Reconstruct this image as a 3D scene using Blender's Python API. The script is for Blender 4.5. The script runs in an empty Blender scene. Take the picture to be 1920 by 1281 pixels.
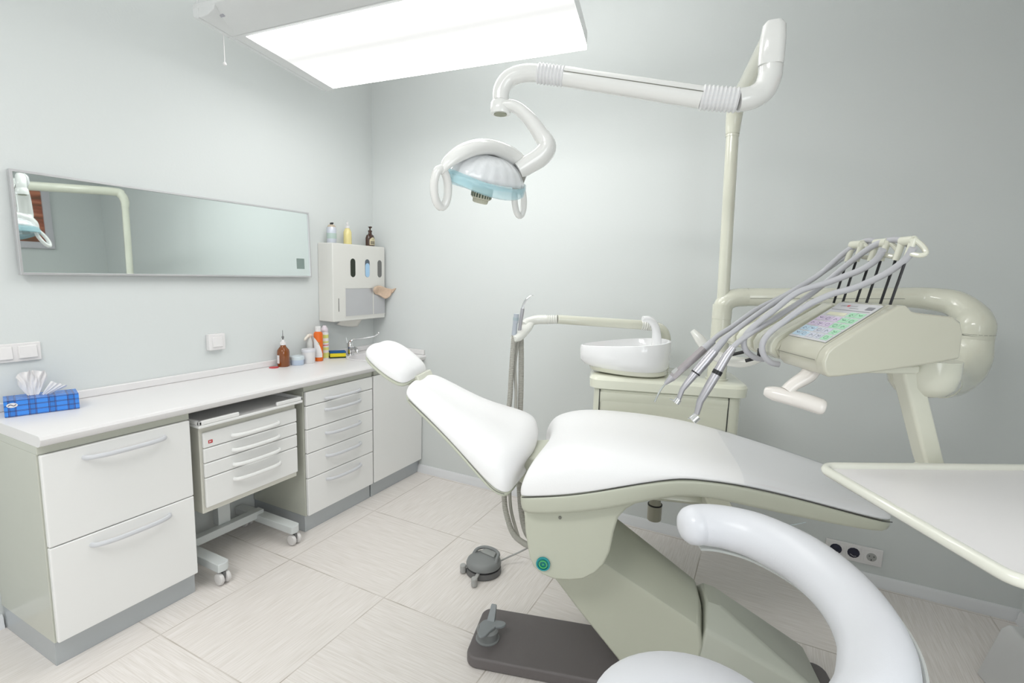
import bpy, bmesh, math, random
from mathutils import Vector, Matrix, Euler
random.seed(7)
PI = math.pi
scene = bpy.context.scene
C = scene.collection

# ------------------------------------------------------------------ camera
cam_d = bpy.data.cameras.new('camera'); cam = bpy.data.objects.new('camera', cam_d); C.objects.link(cam)
cam_d.sensor_width = 36.0; cam_d.lens = 944.93 / 1920 * 36.0; cam_d.clip_start = 0.02
YAW, PIT, ROL = .4675, .1346, .0306
f = Vector((-math.sin(YAW) * math.cos(PIT), math.cos(YAW) * math.cos(PIT), -math.sin(PIT)))
r = Vector((math.cos(YAW), math.sin(YAW), 0)); u = r.cross(f)
r2 = r * math.cos(ROL) + u * math.sin(ROL); u2 = -r * math.sin(ROL) + u * math.cos(ROL)
cam.matrix_world = Matrix(((r2.x, u2.x, -f.x, 2.5733), (r2.y, u2.y, -f.y, -2.8278), (r2.z, u2.z, -f.z, 1.4422), (0, 0, 0, 1)))
scene.camera = cam

# ------------------------------------------------------------------ view, world, large lights
scene.view_settings.view_transform = 'Standard'; scene.view_settings.look = 'None'
scene.view_settings.gamma = 1; scene.view_settings.use_curve_mapping = False
scene.view_settings.exposure = 0.55
w = bpy.data.worlds.new('world'); scene.world = w; w.use_nodes = True
w.node_tree.nodes['Background'].inputs[0].default_value = (.9, .95, 1, 1)
w.node_tree.nodes['Background'].inputs[1].default_value = .5
LAMP_PANEL = 7.0      # emission strength of the luminous panel over the chair
REAR_FILL = 25        # watts of the unseen fill added under the rear ceiling
UP_FILL = 8.0           # watts of the upward fill added above the luminaire to lift ceiling and walls
SIDE_FILL = 14      # watts of the unseen fill added at the right-hand wall, beside the camera
def area(name, loc, rot, sx, sy, e, col=(1, 1, 1)):
    l = bpy.data.lights.new(name, 'AREA'); l.shape = 'RECTANGLE'; l.size = sx; l.size_y = sy; l.energy = e; l.color = col
    o = bpy.data.objects.new(name, l); C.objects.link(o); o.location = loc; o.rotation_euler = rot
    return o
area('added_up_fill', (1.45, -1.05, 2.50), (PI, 0, .05), .9, .5, UP_FILL, (1, .995, .98))  # added fill aimed at the ceiling, not part of the fixture
area('added_rear_fill', (1.5, -3.5, 2.86), (0, 0, 0), 1.3, .6, REAR_FILL, (1, .99, .975))  # added fill behind the camera
area('added_side_fill', (3.62, -3.1, 1.55), (0, PI / 2, 0), 1.3, 1.5, SIDE_FILL, (.93, .97, 1))  # added fill with a cool daylight tint

# ------------------------------------------------------------------ materials
MATS = {}
def mat(name, col, rough=.5, metal=0., spec=.5, var=.03, scale=8, bump=0., bscale=200, emit=0., alpha=1., trans=0., coat=0.):
    if name in MATS: return MATS[name]
    m = bpy.data.materials.new(name); m.use_nodes = True; nt = m.node_tree; N = nt.nodes; L = nt.links
    b = N['Principled BSDF']; tc = N.new('ShaderNodeTexCoord'); nz = N.new('ShaderNodeTexNoise')
    nz.inputs['Scale'].default_value = scale; nz.inputs['Detail'].default_value = 3
    L.new(tc.outputs['Object'], nz.inputs['Vector'])
    mx = N.new('ShaderNodeMix'); mx.data_type = 'RGBA'
    c = Vector(col)
    mx.inputs['A'].default_value = (*(c * (1 - var)), 1); mx.inputs['B'].default_value = (*[min(1, x * (1 + var)) for x in c], 1)
    L.new(nz.outputs['Fac'], mx.inputs['Factor']); L.new(mx.outputs['Result'], b.inputs['Base Color'])
    b.inputs['Roughness'].default_value = rough; b.inputs['Metallic'].default_value = metal
    b.inputs['Specular IOR Level'].default_value = spec; b.inputs['Coat Weight'].default_value = coat
    b.inputs['Transmission Weight'].default_value = trans; b.inputs['Alpha'].default_value = alpha
    if emit: b.inputs['Emission Color'].default_value = (*col, 1); b.inputs['Emission Strength'].default_value = emit
    if bump:
        n2 = N.new('ShaderNodeTexNoise'); n2.inputs['Scale'].default_value = bscale; L.new(tc.outputs['Object'], n2.inputs['Vector'])
        bp = N.new('ShaderNodeBump'); bp.inputs['Strength'].default_value = bump; bp.inputs['Distance'].default_value = .002
        L.new(n2.outputs['Fac'], bp.inputs['Height']); L.new(bp.outputs['Normal'], b.inputs['Normal'])
    MATS[name] = m; return m

WALL = mat('wall_paint', (.70, .73, .725), .75, var=.01, scale=2, bump=.15, bscale=90)
CEIL = mat('ceiling_paint', (.80, .81, .80), .8, var=.01)
BASEB = mat('white_skirting', (.80, .81, .83), .35)
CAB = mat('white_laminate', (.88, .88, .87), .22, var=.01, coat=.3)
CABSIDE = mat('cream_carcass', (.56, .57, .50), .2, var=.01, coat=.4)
PLINTH = mat('grey_plinth', (.48, .51, .53), .25, metal=.3)
TOP = mat('white_worktop', (.80, .785, .785), .3, var=.012, bump=.1, bscale=300)
HANDLE = mat('pale_grey_handle', (.66, .67, .70), .35)
CREAM = mat('cream_enamel', (.74, .74, .63), .16, var=.01, coat=.5)
CREAM2 = mat('white_cream_enamel', (.82, .82, .77), .15, var=.01, coat=.5)
CHAIRSH = mat('cream_grey_plastic', (.54, .555, .46), .35, var=.015, bump=.1, bscale=500)
LEATHER = mat('white_upholstery', (.92, .915, .92), .33, var=.006, bump=.12, bscale=350)
LEATHER2 = mat('stool_upholstery', (.75, .76, .80), .3, var=.006, bump=.1, bscale=350)
BASEG = mat('brown_grey_plastic', (.15, .135, .135), .5, var=.05, bump=.3, bscale=600)
GREY = mat('mid_grey_plastic', (.24, .25, .25), .45)
GREYD = mat('dark_grey_plastic', (.15, .15, .15), .5)
GREYL = mat('light_grey_rubber', (.42, .42, .41), .5)
BLACK = mat('black_plastic', (.012, .012, .014), .4)
DARK = mat('dark_seam', (.05, .05, .045), .7)
SEAM = mat('seam_line', (.22, .22, .19), .7)
HOSE = mat('grey_hose', (.50, .50, .53), .4)
SUCT = mat('grey_beige_hose', (.42, .41, .37), .5)
STEEL = mat('brushed_steel', (.50, .49, .52), .38, metal=.75)
STEELB = mat('warm_grey_steel', (.40, .37, .38), .35, metal=.6)
CHROME = mat('chrome', (.75, .75, .76), .12, metal=1)
ALU = mat('aluminium_frame', (.60, .60, .61), .35, metal=.6)
LAMPW = mat('lamp_white', (.84, .84, .82), .14, var=.01, coat=.5)
UNITC = mat('unit_enamel', (.83, .84, .71), .16, var=.01, coat=.5)
BOWL = mat('white_ceramic', (.96, .96, .97), .1, var=.005, coat=.6)
TRAYM = mat('tray_plastic', (.84, .82, .82), .3, var=.012)
TRAYE = mat('tray_rim_plastic', (.78, .78, .70), .2, coat=.4)
SWITCH = mat('switch_white', (.82, .80, .80), .3)
RED = mat('red_plastic', (.55, .03, .04), .4)
PAPER = mat('white_paper', (.86, .84, .84), .8, bump=.5, bscale=60)
CASTW = mat('caster_white', (.72, .70, .69), .4)
CONS = mat('console_cream', (.57, .56, .465), .2, var=.01, coat=.4)

# mirror
MIR = bpy.data.materials.new('mirror_glass'); MIR.use_nodes = True
_n = MIR.node_tree.nodes; _b = _n['Principled BSDF']; _b.inputs['Metallic'].default_value = 1; _b.inputs['Roughness'].default_value = .015
_z = _n.new('ShaderNodeTexNoise'); _z.inputs['Scale'].default_value = 2; _cr = _n.new('ShaderNodeValToRGB')
_cr.color_ramp.elements[0].color = (.80, .86, .85, 1); _cr.color_ramp.elements[1].color = (.81, .87, .86, 1)
MIR.node_tree.links.new(_z.outputs['Fac'], _cr.inputs['Fac']); MIR.node_tree.links.new(_cr.outputs['Color'], _b.inputs['Base Color'])

def clear(name, col, rough=.05, alpha=.4):
    return mat(name, col, rough, alpha=alpha, var=.01, spec=.6)
BLUEC = clear('blue_clear_plastic', (.55, .86, .94), .06, .38)
FILM = clear('clear_film', (.80, .83, .88), .06, .26)
RIMC = clear('clear_rim', (.80, .84, .82), .1, .5)
AMBER = mat('amber_glass', (.22, .06, .008), .08, coat=.5)

_n = FILM.node_tree.nodes; _l = FILM.node_tree.links; _o = [k for k in _n if k.type == 'OUTPUT_MATERIAL'][0]
_t = _n.new('ShaderNodeBsdfTransparent'); _t.inputs[0].default_value = (.985, .99, 1, 1); _g = _n.new('ShaderNodeBsdfGlossy'); _g.inputs['Roughness'].default_value = .10
_m = _n.new('ShaderNodeMixShader'); _m.inputs[0].default_value = .08; _l.new(_t.outputs[0], _m.inputs[1]); _l.new(_g.outputs[0], _m.inputs[2]); _l.new(_m.outputs[0], _o.inputs['Surface'])

def tile_material():
    m = bpy.data.materials.new('floor_tiles'); m.use_nodes = True; nt = m.node_tree; N = nt.nodes; L = nt.links
    b = N['Principled BSDF']; tc = N.new('ShaderNodeTexCoord'); sp = N.new('ShaderNodeSeparateXYZ'); L.new(tc.outputs['Object'], sp.inputs[0])
    def M(op, a, bb=None, c=None):
        n = N.new('ShaderNodeMath'); n.operation = op
        for i, v in enumerate((a, bb, c)):
            if v is None: continue
            if isinstance(v, (int, float)): n.inputs[i].default_value = v
            else: L.new(v, n.inputs[i])
        return n.outputs[0]
    S = .6
    X = M('DIVIDE', M('ADD', sp.outputs[0], S * 4 - .57), S); Y = M('DIVIDE', M('ADD', sp.outputs[1], S * 12 + .03), S)
    fx = M('FRACT', X); fy = M('FRACT', Y)
    gx = M('MULTIPLY', M('ABSOLUTE', M('SUBTRACT', fx, .5)), 2); gy = M('MULTIPLY', M('ABSOLUTE', M('SUBTRACT', fy, .5)), 2)
    g = M('GREATER_THAN', M('MAXIMUM', gx, gy), 1 - .0085)
    # dirt along the joints in patches
    nz = N.new('ShaderNodeTexNoise'); nz.inputs['Scale'].default_value = 5; L.new(tc.outputs['Object'], nz.inputs['Vector'])
    dirt = M('MULTIPLY', g, M('MULTIPLY_ADD', nz.outputs['Fac'], 1.5, -.32))
    # alternate streak direction per tile
    par = M('MODULO', M('ADD', M('FLOOR', X), M('FLOOR', Y)), 2.0)
    def streak(sx, sy):
        mp = N.new('ShaderNodeMapping'); mp.inputs['Scale'].default_value = (sx, sy, 1); L.new(tc.outputs['Object'], mp.inputs[0])
        n = N.new('ShaderNodeTexNoise'); n.inputs['Scale'].default_value = 1; n.inputs['Detail'].default_value = 4; L.new(mp.outputs[0], n.inputs['Vector']); return n.outputs['Fac']
    a = streak(7, 220); c = streak(220, 7)
    mx = N.new('ShaderNodeMix'); L.new(par, mx.inputs['Factor']); L.new(a, mx.inputs[2]); L.new(c, mx.inputs[3])
    cr = N.new('ShaderNodeValToRGB'); L.new(mx.outputs[0], cr.inputs[0])
    cr.color_ramp.elements[0].position = .33; cr.color_ramp.elements[0].color = (.74, .69, .645, 1)
    cr.color_ramp.elements[1].position = .62; cr.color_ramp.elements[1].color = (.86, .815, .785, 1)
    m2 = N.new('ShaderNodeMix'); m2.data_type = 'RGBA'; L.new(dirt, m2.inputs['Factor']); L.new(cr.outputs[0], m2.inputs['A']); m2.inputs['B'].default_value = (.30, .245, .18, 1)
    L.new(m2.outputs['Result'], b.inputs['Base Color'])
    b.inputs['Roughness'].default_value = .34; b.inputs['Specular IOR Level'].default_value = .4
    return m
FLOOR = tile_material()

def tartan():
    m = bpy.data.materials.new('tartan_card'); m.use_nodes = True; nt = m.node_tree; N = nt.nodes; L = nt.links
    b = N['Principled BSDF']; tc = N.new('ShaderNodeTexCoord'); sp = N.new('ShaderNodeSeparateXYZ'); L.new(tc.outputs['Object'], sp.inputs[0])
    def M(op, a, bb):
        n = N.new('ShaderNodeMath'); n.operation = op
        for i, v in enumerate((a, bb)):
            if isinstance(v, (int, float)): n.inputs[i].default_value = v
            else: L.new(v, n.inputs[i])
        return n.outputs[0]
    def ramp(src, per, off, stops):
        fr = M('FRACT', M('DIVIDE', M('ADD', src, off), per), 0)
        c = N.new('ShaderNodeValToRGB'); c.color_ramp.interpolation = 'CONSTANT'; L.new(fr, c.inputs[0]); e = c.color_ramp.elements
        e[0].position = 0; e[0].color = (*stops[0][1], 1); e[1].position = stops[1][0]; e[1].color = (*stops[1][1], 1)
        for p, col in stops[2:]: k = e.new(p); k.color = (*col, 1)
        return c.outputs[0]
    W = (1, 1, 1); D = (.02, .03, .10); O = (2.2, .9, .9); T = (.55, .75, .8)
    V = ramp(sp.outputs[1], .055, 1.0, [(0, W), (.46, D), (.49, O), (.52, D), (.545, T), (.79, D), (.815, O), (.845, D), (.87, W)])
    H = ramp(M('SUBTRACT', sp.outputs[2], M('MULTIPLY', sp.outputs[0], .7)), .0195, 1.001, [(0, W), (.34, D), (.42, O), (.50, D), (.58, W)])
    mx = N.new('ShaderNodeMix'); mx.data_type = 'RGBA'; mx.blend_type = 'MULTIPLY'; mx.inputs['Factor'].default_value = .85; L.new(V, mx.inputs['A']); L.new(H, mx.inputs['B'])
    m2 = N.new('ShaderNodeMix'); m2.data_type = 'RGBA'; m2.blend_type = 'MULTIPLY'; m2.inputs['Factor'].default_value = 1; m2.inputs['B'].default_value = (.035, .25, .80, 1); L.new(mx.outputs['Result'], m2.inputs['A'])
    L.new(m2.outputs['Result'], b.inputs['Base Color']); b.inputs['Roughness'].default_value = .25
    return m

# ------------------------------------------------------------------ geometry helpers
class G:
    def __init__(s): s.bm = bmesh.new(); s.mi = 0
    def _new(s, fs):
        for fc in fs: fc.material_index = s.mi; fc.smooth = True
    def face(s, pts):
        fc = s.bm.faces.new([s.bm.verts.new(p) for p in pts]); s._new([fc]); return s
    def box(s, x0, x1, y0, y1, z0, z1):
        v = [s.bm.verts.new((x, y, z)) for z in (z0, z1) for y in (y0, y1) for x in (x0, x1)]
        q = [(0, 2, 3, 1), (4, 5, 7, 6), (0, 1, 5, 4), (2, 6, 7, 3), (0, 4, 6, 2), (1, 3, 7, 5)]
        s._new([s.bm.faces.new([v[i] for i in a]) for a in q]); return s
    def hull(s, pts):
        vs = [s.bm.verts.new(p) for p in pts]
        rr = bmesh.ops.convex_hull(s.bm, input=vs)
        s._new([g for g in rr['geom'] if isinstance(g, bmesh.types.BMFace)])
        bad = [g for g in rr['geom_interior'] if isinstance(g, bmesh.types.BMVert)]
        if bad: bmesh.ops.delete(s.bm, geom=bad, context='VERTS')
        bmesh.ops.dissolve_limit(s.bm, angle_limit=.02, verts=s.bm.verts[:], edges=s.bm.edges[:])
        return s
    def loft(s, rings, cap=True, closed=True):
        R = [[s.bm.verts.new(p) for p in rg] for rg in rings]; n = len(R[0]); fs = []
        for a, b in zip(R, R[1:]):
            for i in range(n if closed else n - 1):
                j = (i + 1) % n; fs.append(s.bm.faces.new((a[i], a[j], b[j], b[i])))
        if cap: fs.append(s.bm.faces.new(R[0][::-1])); fs.append(s.bm.faces.new(R[-1]))
        s._new(fs); return s
    def prism(s, poly, axis, a, b):
        def P(p, h): return (h, p[0], p[1]) if axis == 'x' else (p[0], h, p[1]) if axis == 'y' else (p[0], p[1], h)
        return s.loft([[P(p, a) for p in poly], [P(p, b) for p in poly]])
    def tube(s, pts, rad, n=16, flat=1., up=None, cap=True, tw=0.):
        pts = [Vector(p) for p in pts]; m = len(pts)
        rad = rad if isinstance(rad, (list, tuple)) else [rad] * m
        T = [(pts[min(i + 1, m - 1)] - pts[max(i - 1, 0)]).normalized() for i in range(m)]
        up = Vector(up) if up else (Vector((0, 0, 1)) if abs(T[0].z) < .9 else Vector((1, 0, 0)))
        nrm = (up - T[0] * up.dot(T[0])).normalized(); rings = []
        for i in range(m):
            nrm = (nrm - T[i] * nrm.dot(T[i])).normalized(); bn = T[i].cross(nrm)
            fl = flat[i] if isinstance(flat, (list, tuple)) else flat
            rings.append([pts[i] + rad[i] * (math.cos(a) * nrm * fl + math.sin(a) * bn) for a in [2 * PI * k / n for k in range(n)]])
        return s.loft(rings, cap)
    def corr(s, pts, rad, n=16, pitch=.006, amp=.0018):
        """a ribbed hose: resampled path with rings"""
        P = [Vector(p) for p in pts]; d = [0]
        for a, b in zip(P, P[1:]): d.append(d[-1] + (b - a).length)
        k = max(4, int(d[-1] / pitch) * 2); out = []; rr = []
        for i in range(k + 1):
            x = d[-1] * i / k; j = 0
            while j < len(d) - 2 and d[j + 1] < x: j += 1
            t = (x - d[j]) / max(1e-9, d[j + 1] - d[j]); out.append(P[j].lerp(P[j + 1], t)); rr.append(rad + (amp if i % 2 else -amp))
        return s.tube(out, rr, n)
    def lathe(s, prof, c=(0, 0, 0), n=28, sx=1., sy=1., ax='z', cap=True):
        rings = []
        for rr, z in prof:
            rg = []
            for k in range(n):
                a = 2 * PI * k / n; x, y = max(rr, 1e-4) * math.cos(a) * sx, max(rr, 1e-4) * math.sin(a) * sy
                p = (x, y, z) if ax == 'z' else (z, x, y) if ax == 'x' else (y, z, x)
                rg.append((p[0] + c[0], p[1] + c[1], p[2] + c[2]))
            rings.append(rg)
        return s.loft(rings, cap)
    def sphere(s, c, rad, sc=(1, 1, 1), n=18):
        prof = [(rad * math.sin(PI * k / 12), -rad * math.cos(PI * k / 12)) for k in range(13)]
        b0 = len(s.bm.verts); s.lathe(prof, (0, 0, 0), n); s.bm.verts.ensure_lookup_table()
        for v in s.bm.verts[b0:]: v.co = Vector((v.co.x * sc[0] + c[0], v.co.y * sc[1] + c[1], v.co.z * sc[2] + c[2]))
        return s
    def cyl(s, p, q, rad, n=20, r2=None):
        return s.tube([p, q], [rad, r2 if r2 is not None else rad], n)
    def xf(s, M4):
        s.bm.transform(M4); return s

def obj(name, g, m, parent=None, bevel=0, seg=3, sub=0, ang=35, loc=None, rot=None, solid=0):
    me = bpy.data.meshes.new(name); bmesh.ops.recalc_face_normals(g.bm, faces=g.bm.faces[:]); g.bm.to_mesh(me); g.bm.free()
    for mm in (m if isinstance(m, (list, tuple)) else [m]): me.materials.append(mm)
    if not sub: me.set_sharp_from_angle(angle=math.radians(ang))
    o = bpy.data.objects.new(name, me); C.objects.link(o)
    if parent: o.parent = parent
    if loc: o.location = loc
    if rot: o.rotation_euler = rot
    if solid:
        md = o.modifiers.new('solid', 'SOLIDIFY'); md.thickness = solid; md.offset = 0
    if bevel:
        md = o.modifiers.new('bevel', 'BEVEL'); md.width = bevel; md.segments = seg; md.limit_method = 'ANGLE'; md.angle_limit = math.radians(40); md.harden_normals = True
    if sub:
        md = o.modifiers.new('sub', 'SUBSURF'); md.levels = sub; md.render_levels = sub
    return o
def thing(name, label, cat, loc=(0, 0, 0), rotz=0, group=None):
    o = bpy.data.objects.new(name, None); C.objects.link(o); o.location = loc; o.rotation_euler = (0, 0, rotz); o.empty_display_size = .05
    return tag(o, label, cat, group)
def tag(o, label, cat, group=None):
    o['label'] = label; o['category'] = cat
    if group: o['group'] = group
    return o
def struct(name, g, m, **k):
    o = obj(name, g, m, **k); o['kind'] = 'structure'; return o
def dup(root, loc=None, rotz=None, label=None):
    rr = root.copy(); C.objects.link(rr)
    if loc: rr.location = loc
    if rotz is not None: rr.rotation_euler = (0, 0, rotz)
    if label: rr['label'] = label
    for ch in list(root.children):
        c = ch.copy(); C.objects.link(c); c.parent = rr
        for g_ in ch.children: d = g_.copy(); C.objects.link(d); d.parent = c
    return rr
def cr(pts, k=8, closed=False):
    P = [Vector(p) for p in pts]; n = len(P); out = []
    rng = range(n) if closed else range(n - 1)
    for i in rng:
        p0 = P[(i - 1) % n] if closed else P[max(i - 1, 0)]; p1 = P[i]; p2 = P[(i + 1) % n]; p3 = P[(i + 2) % n] if closed else P[min(i + 2, n - 1)]
        for j in range(k):
            t = j / k; out.append(.5 * ((2 * p1) + (-p0 + p2) * t + (2 * p0 - 5 * p1 + 4 * p2 - p3) * t * t + (-p0 + 3 * p1 - 3 * p2 + p3) * t ** 3))
    if not closed: out.append(P[-1])
    return out
def lerp_list(vals, m):
    n = len(vals); out = []
    for i in range(m):
        x = i / (m - 1) * (n - 1); j = min(int(x), n - 2); out.append(vals[j] + (vals[j + 1] - vals[j]) * (x - j))
    return out
def rrect(x0, x1, y0, y1, rad, k=6):
    out = []
    for cx, cy, a0 in ((x1 - rad, y1 - rad, 0), (x0 + rad, y1 - rad, PI / 2), (x0 + rad, y0 + rad, PI), (x1 - rad, y0 + rad, 1.5 * PI)):
        for i in range(k + 1):
            a = a0 + PI / 2 * i / k; out.append((cx + rad * math.cos(a), cy + rad * math.sin(a)))
    return out

# ------------------------------------------------------------------ room
W, Y0, HC = 3.67, -4.6, 2.95
struct('floor', G().box(0, W, Y0, 0, -.05, 0), FLOOR)
struct('ceiling', G().box(0, W, Y0, 0, HC, HC + .05), CEIL)
struct('wall_left', G().box(-.08, 0, Y0, 0, -.05, HC), WALL)
struct('wall_back', G().box(-.08, W + .08, 0, .08, -.05, HC), WALL)
struct('wall_right', G().box(W, W + .08, Y0, 0, -.05, HC), WALL)
struct('wall_front', G().box(-.08, W + .08, Y0 - .08, Y0, -.05, HC), WALL)
def base_prof(d=.016, h=.056): return [(0, 0), (d, 0), (d, .012), (d - .004, .018), (d - .005, .042), (d - .010, .052), (.004, h), (0, h)]
struct('baseboard_back', G().prism([(-p[0], p[1]) for p in base_prof()], 'x', .42, W), BASEB)
struct('baseboard_left', G().prism(base_prof(), 'y', Y0, -2.1), BASEB)
struct('baseboard_right', G().prism([(W - p[0], p[1]) for p in base_prof()], 'y', Y0, -.016), BASEB)

# invented window frame and rear ceiling housing, unseen, added around the fill lights
wy0, wy1, wz0, wz1 = -3.9, -2.3, .85, 2.25
g = G().box(W - .022, W - .001, wy0 - .05, wy1 + .05, wz0 - .05, wz0).box(W - .022, W - .001, wy0 - .05, wy1 + .05, wz1, wz1 + .05).box(W - .022, W - .001, wy0 - .05, wy0, wz0, wz1).box(W - .022, W - .001, wy1, wy1 + .05, wz0, wz1).box(W - .022, W - .001, (wy0 + wy1) / 2 - .025, (wy0 + wy1) / 2 + .025, wz0, wz1)
struct('added_window_1', g, BASEB)
rl = thing('ceiling_light', 'flat ceiling light housing added for the unseen rear fill behind the camera', 'ceiling light', (1.5, -3.5, 2.87))
obj('housing', G().box(-.70, .70, -.35, .35, 0, .079), CAB, rl, bevel=.005)

# ------------------------------------------------------------------ cabinets along the left wall
def bow_handle(x, yc, z, wd, parent, out=.030, rr=.0080, name='handle', m=HANDLE):
    h = wd / 2
    p = cr([(x - .002, yc - h, z), (x + out * .55, yc - h + .012, z), (x + out, yc - h * .55, z), (x + out * 1.08, yc, z), (x + out, yc + h * .55, z), (x + out * .55, yc + h - .012, z), (x - .002, yc + h, z)], 5)
    return obj(name, G().tube(p, rr, 10, flat=1.15, up=(0, 0, 1)), m, parent)
DX = .452; ZP = .094; ZT = .79
def carcass(name, label, y0, y1):
    t = thing(name, label, 'cabinet', (0, (y0 + y1) / 2, 0))
    hy = (y1 - y0) / 2 - .001
    if name == 'sink_cabinet':
        g = G().box(.004, DX - .022, -hy, -hy + .016, ZP, .819).box(.004, DX - .022, hy - .016, hy, ZP, .819).box(.004, DX - .022, -hy + .016, hy - .016, ZP, ZP + .016).box(DX - .038, DX - .012, -hy + .016, hy - .016, ZT, .819)
    else: g = G().box(.004, DX - .022, -hy, hy, ZP, ZT).box(.004, DX - .012, -hy, hy, ZT, .819)
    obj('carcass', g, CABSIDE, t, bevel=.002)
    obj('plinth', G().box(.01, .420, -hy + .003, hy - .003, 0, ZP - .001), PLINTH, t, bevel=.001)
    return t, hy
def front(name, t, hy, z0, z1, hz=None, hw=.26, hc=0.):
    d = obj(name, G().box(DX - .020, DX, -hy + .004, hy - .004, z0 + .0015, z1 - .0015), CAB, t, bevel=.005)
    if hz: bow_handle(DX, hc, hz, hw, d)
    return d
t, hy = carcass('drawer_cabinet', 'white two-drawer base cabinet under the left end of the worktop', -2.1, -1.60)
front('drawer', t, hy, .456, ZT, .746, .27, .008); front('drawer', t, hy, ZP + .004, .456, .414, .27, .008)
t, hy = carcass('drawer_cabinet', 'white five-drawer base cabinet right of the wheeled cart', -1.012, -.502)
zs = [ZT, .712, .582, .450, .310, ZP + .004]; hz = [.732, .668, .533, .403, .267]
for i in range(5): front('drawer', t, hy, zs[i + 1], zs[i], hz[i], .26, .008)
t, hy = carcass('sink_cabinet', 'white single-door cabinet in the corner below the sink', -.500, -.002)
front('door', t, hy, ZP + .004, ZT)

# worktop with nosing, sink hole
def counter():
    prof = [(0, .82), (.455, .82), (.468, .826), (.476, .838), (.477, .848), (.472, .857), (.464, .86), (0, .86)]
    g = G().prism(prof, 'y', -2.1, 0)
    o = obj('worktop', g, TOP)
    gc = G().lathe([(.128, .80), (.128, .90)], (.235, -.30, 0), 40, 1, 1.15); c = obj('cut', gc, TOP)
    md = o.modifiers.new('b', 'BOOLEAN'); md.object = c; md.operation = 'DIFFERENCE'; md.solver = 'EXACT'
    dg = bpy.context.evaluated_depsgraph_get(); me = bpy.data.meshes.new_from_object(o.evaluated_get(dg))
    o.modifiers.clear(); old = o.data; o.data = me; bpy.data.objects.remove(c); me.set_sharp_from_angle(angle=math.radians(30))
    return o
root = thing('countertop', 'long white worktop with rounded front edge along the left wall', 'worktop')
wt = counter(); wt.name = 'worktop'; wt.parent = root
obj('backsplash', G().box(.001, .018, -2.1, -.001, .8601, .895).box(.018, .470, -.018, -.001, .8601, .895), TOP, root, bevel=.005)
g = G()
prof = [(.138, .8606), (.138, .864), (.130, .866), (.122, .862), (.112, .80), (.09, .762), (.02, .755), (.001, .755), (.001, .750), (.1, .757), (.118, .795), (.1265, .8606)]
g.lathe(prof, (.235, -.30, 0), 44, 1, 1.15, cap=False)
sk = obj('sink_basin', g, mat('sink_white', (.80, .78, .79), .2)); tag(sk, 'shallow round washbasin sunk in the corner of the worktop', 'sink')

# ------------------------------------------------------------------ wheeled cart
t = thing('wheeled_cart', 'white four-drawer cart on casters parked under the worktop', 'cart', (0, -1.303, 0))
X = .44
obj('body', G().box(.06, X - .016, -.252, .248, .342, .735), mat('cart_cream', (.74, .73, .66), .25, coat=.3), t, bevel=.004)
tr = G().box(.04, .462, -.272, .268, .742, .756).box(.04, .056, -.272, .268, .756, .776)
tr.box(.04, .462, -.272, -.256, .756, .776).box(.04, .462, .252, .268, .756, .776)
tr.box(.446, .462, -.272, -.085, .756, .776).box(.446, .462, .115, .268, .756, .776)
obj('tray_top', tr, CAB, t, bevel=.005)
dz = [.715, .642, .574, .507, .368]; dh = [.668, .598, .528, .458]
for i in range(4):
    d = obj('drawer', G().box(X - .015, X, -.243, .245, dz[i + 1] + .0012, dz[i] - .0012), CAB, t, bevel=.006)
    bow_handle(X, .012, dh[i], .245, d, .026, .0085, m=CAB)
    if i == 0:
        bd = obj('badge', G().box(X + .0003, X + .0012, -.222, -.203, .662, .676), RED, d)
        bd['label'] = 'small red square maker badge'
        g = G().box(X + .0013, X + .0017, -.218, -.2155, .665, .673).box(X + .0013, X + .0017, -.2155, -.208, .668, .671); obj('badge_mark', g, CAB, d)
FR = mat('cart_frame_white', (.68, .71, .71), .35)
obj('crossbar', G().box(.17, .215, -.18, .20, .085, .125), FR, t, bevel=.003)
obj('column', G().box(.140, .185, -.035, .030, .125, .342), FR, t, bevel=.003)
for sy in (-.205, .185):
    obj('foot', G().prism([(.03, sy - .028), (.03, sy + .028), (.470, sy + .028), (.482, sy + .018), (.488, sy), (.482, sy - .028)], 'z', .066, .106), FR, t, bevel=.004)
    for cx in (.08, .462):
        c = obj('caster', G().box(cx + .001, cx + .022, sy - .006, sy + .006, .03, .062).lathe([(.009, .055), (.009, .0665)], (cx, sy, 0), 12), GREYD, t, bevel=.002)
        for k in (-1, 1):
            obj('wheel', G().lathe([(.001, -.011), (.018, -.011), (.026, -.008), (.0285, 0), (.026, .008), (.001, .008)], (cx + .006, sy + k * .016, .029), 24, ax='y'), CASTW, c)

# ------------------------------------------------------------------ mirror on the left wall
mt = thing('wall_mirror', 'wide low mirror in a thin aluminium frame on the left wall', 'mirror', (.004, -1.269, 1.379))
mt.rotation_euler = (0, math.radians(-1.9), 0)
a, h = .686, .392
fr = G().box(0, .020, -a, -a + .009, 0, h).box(0, .020, a - .009, a, 0, h).box(0, .020, -a + .009, a - .009, 0, .009).box(0, .020, -a + .009, a - .009, h - .009, h)
obj('frame', fr, ALU, mt, bevel=.001)
obj('glass', G().box(.004, .014, -a + .009, a - .009, .009, h - .009), MIR, mt)
st = obj('etched_square', G().box(.0141, .0146, .582, .638, .050, .112), mat('mirror_etched', (.22, .28, .26), .5), mt)
st['label'] = 'small dark square sensor patch in the mirror corner'
mt.location.x = .017

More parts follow.
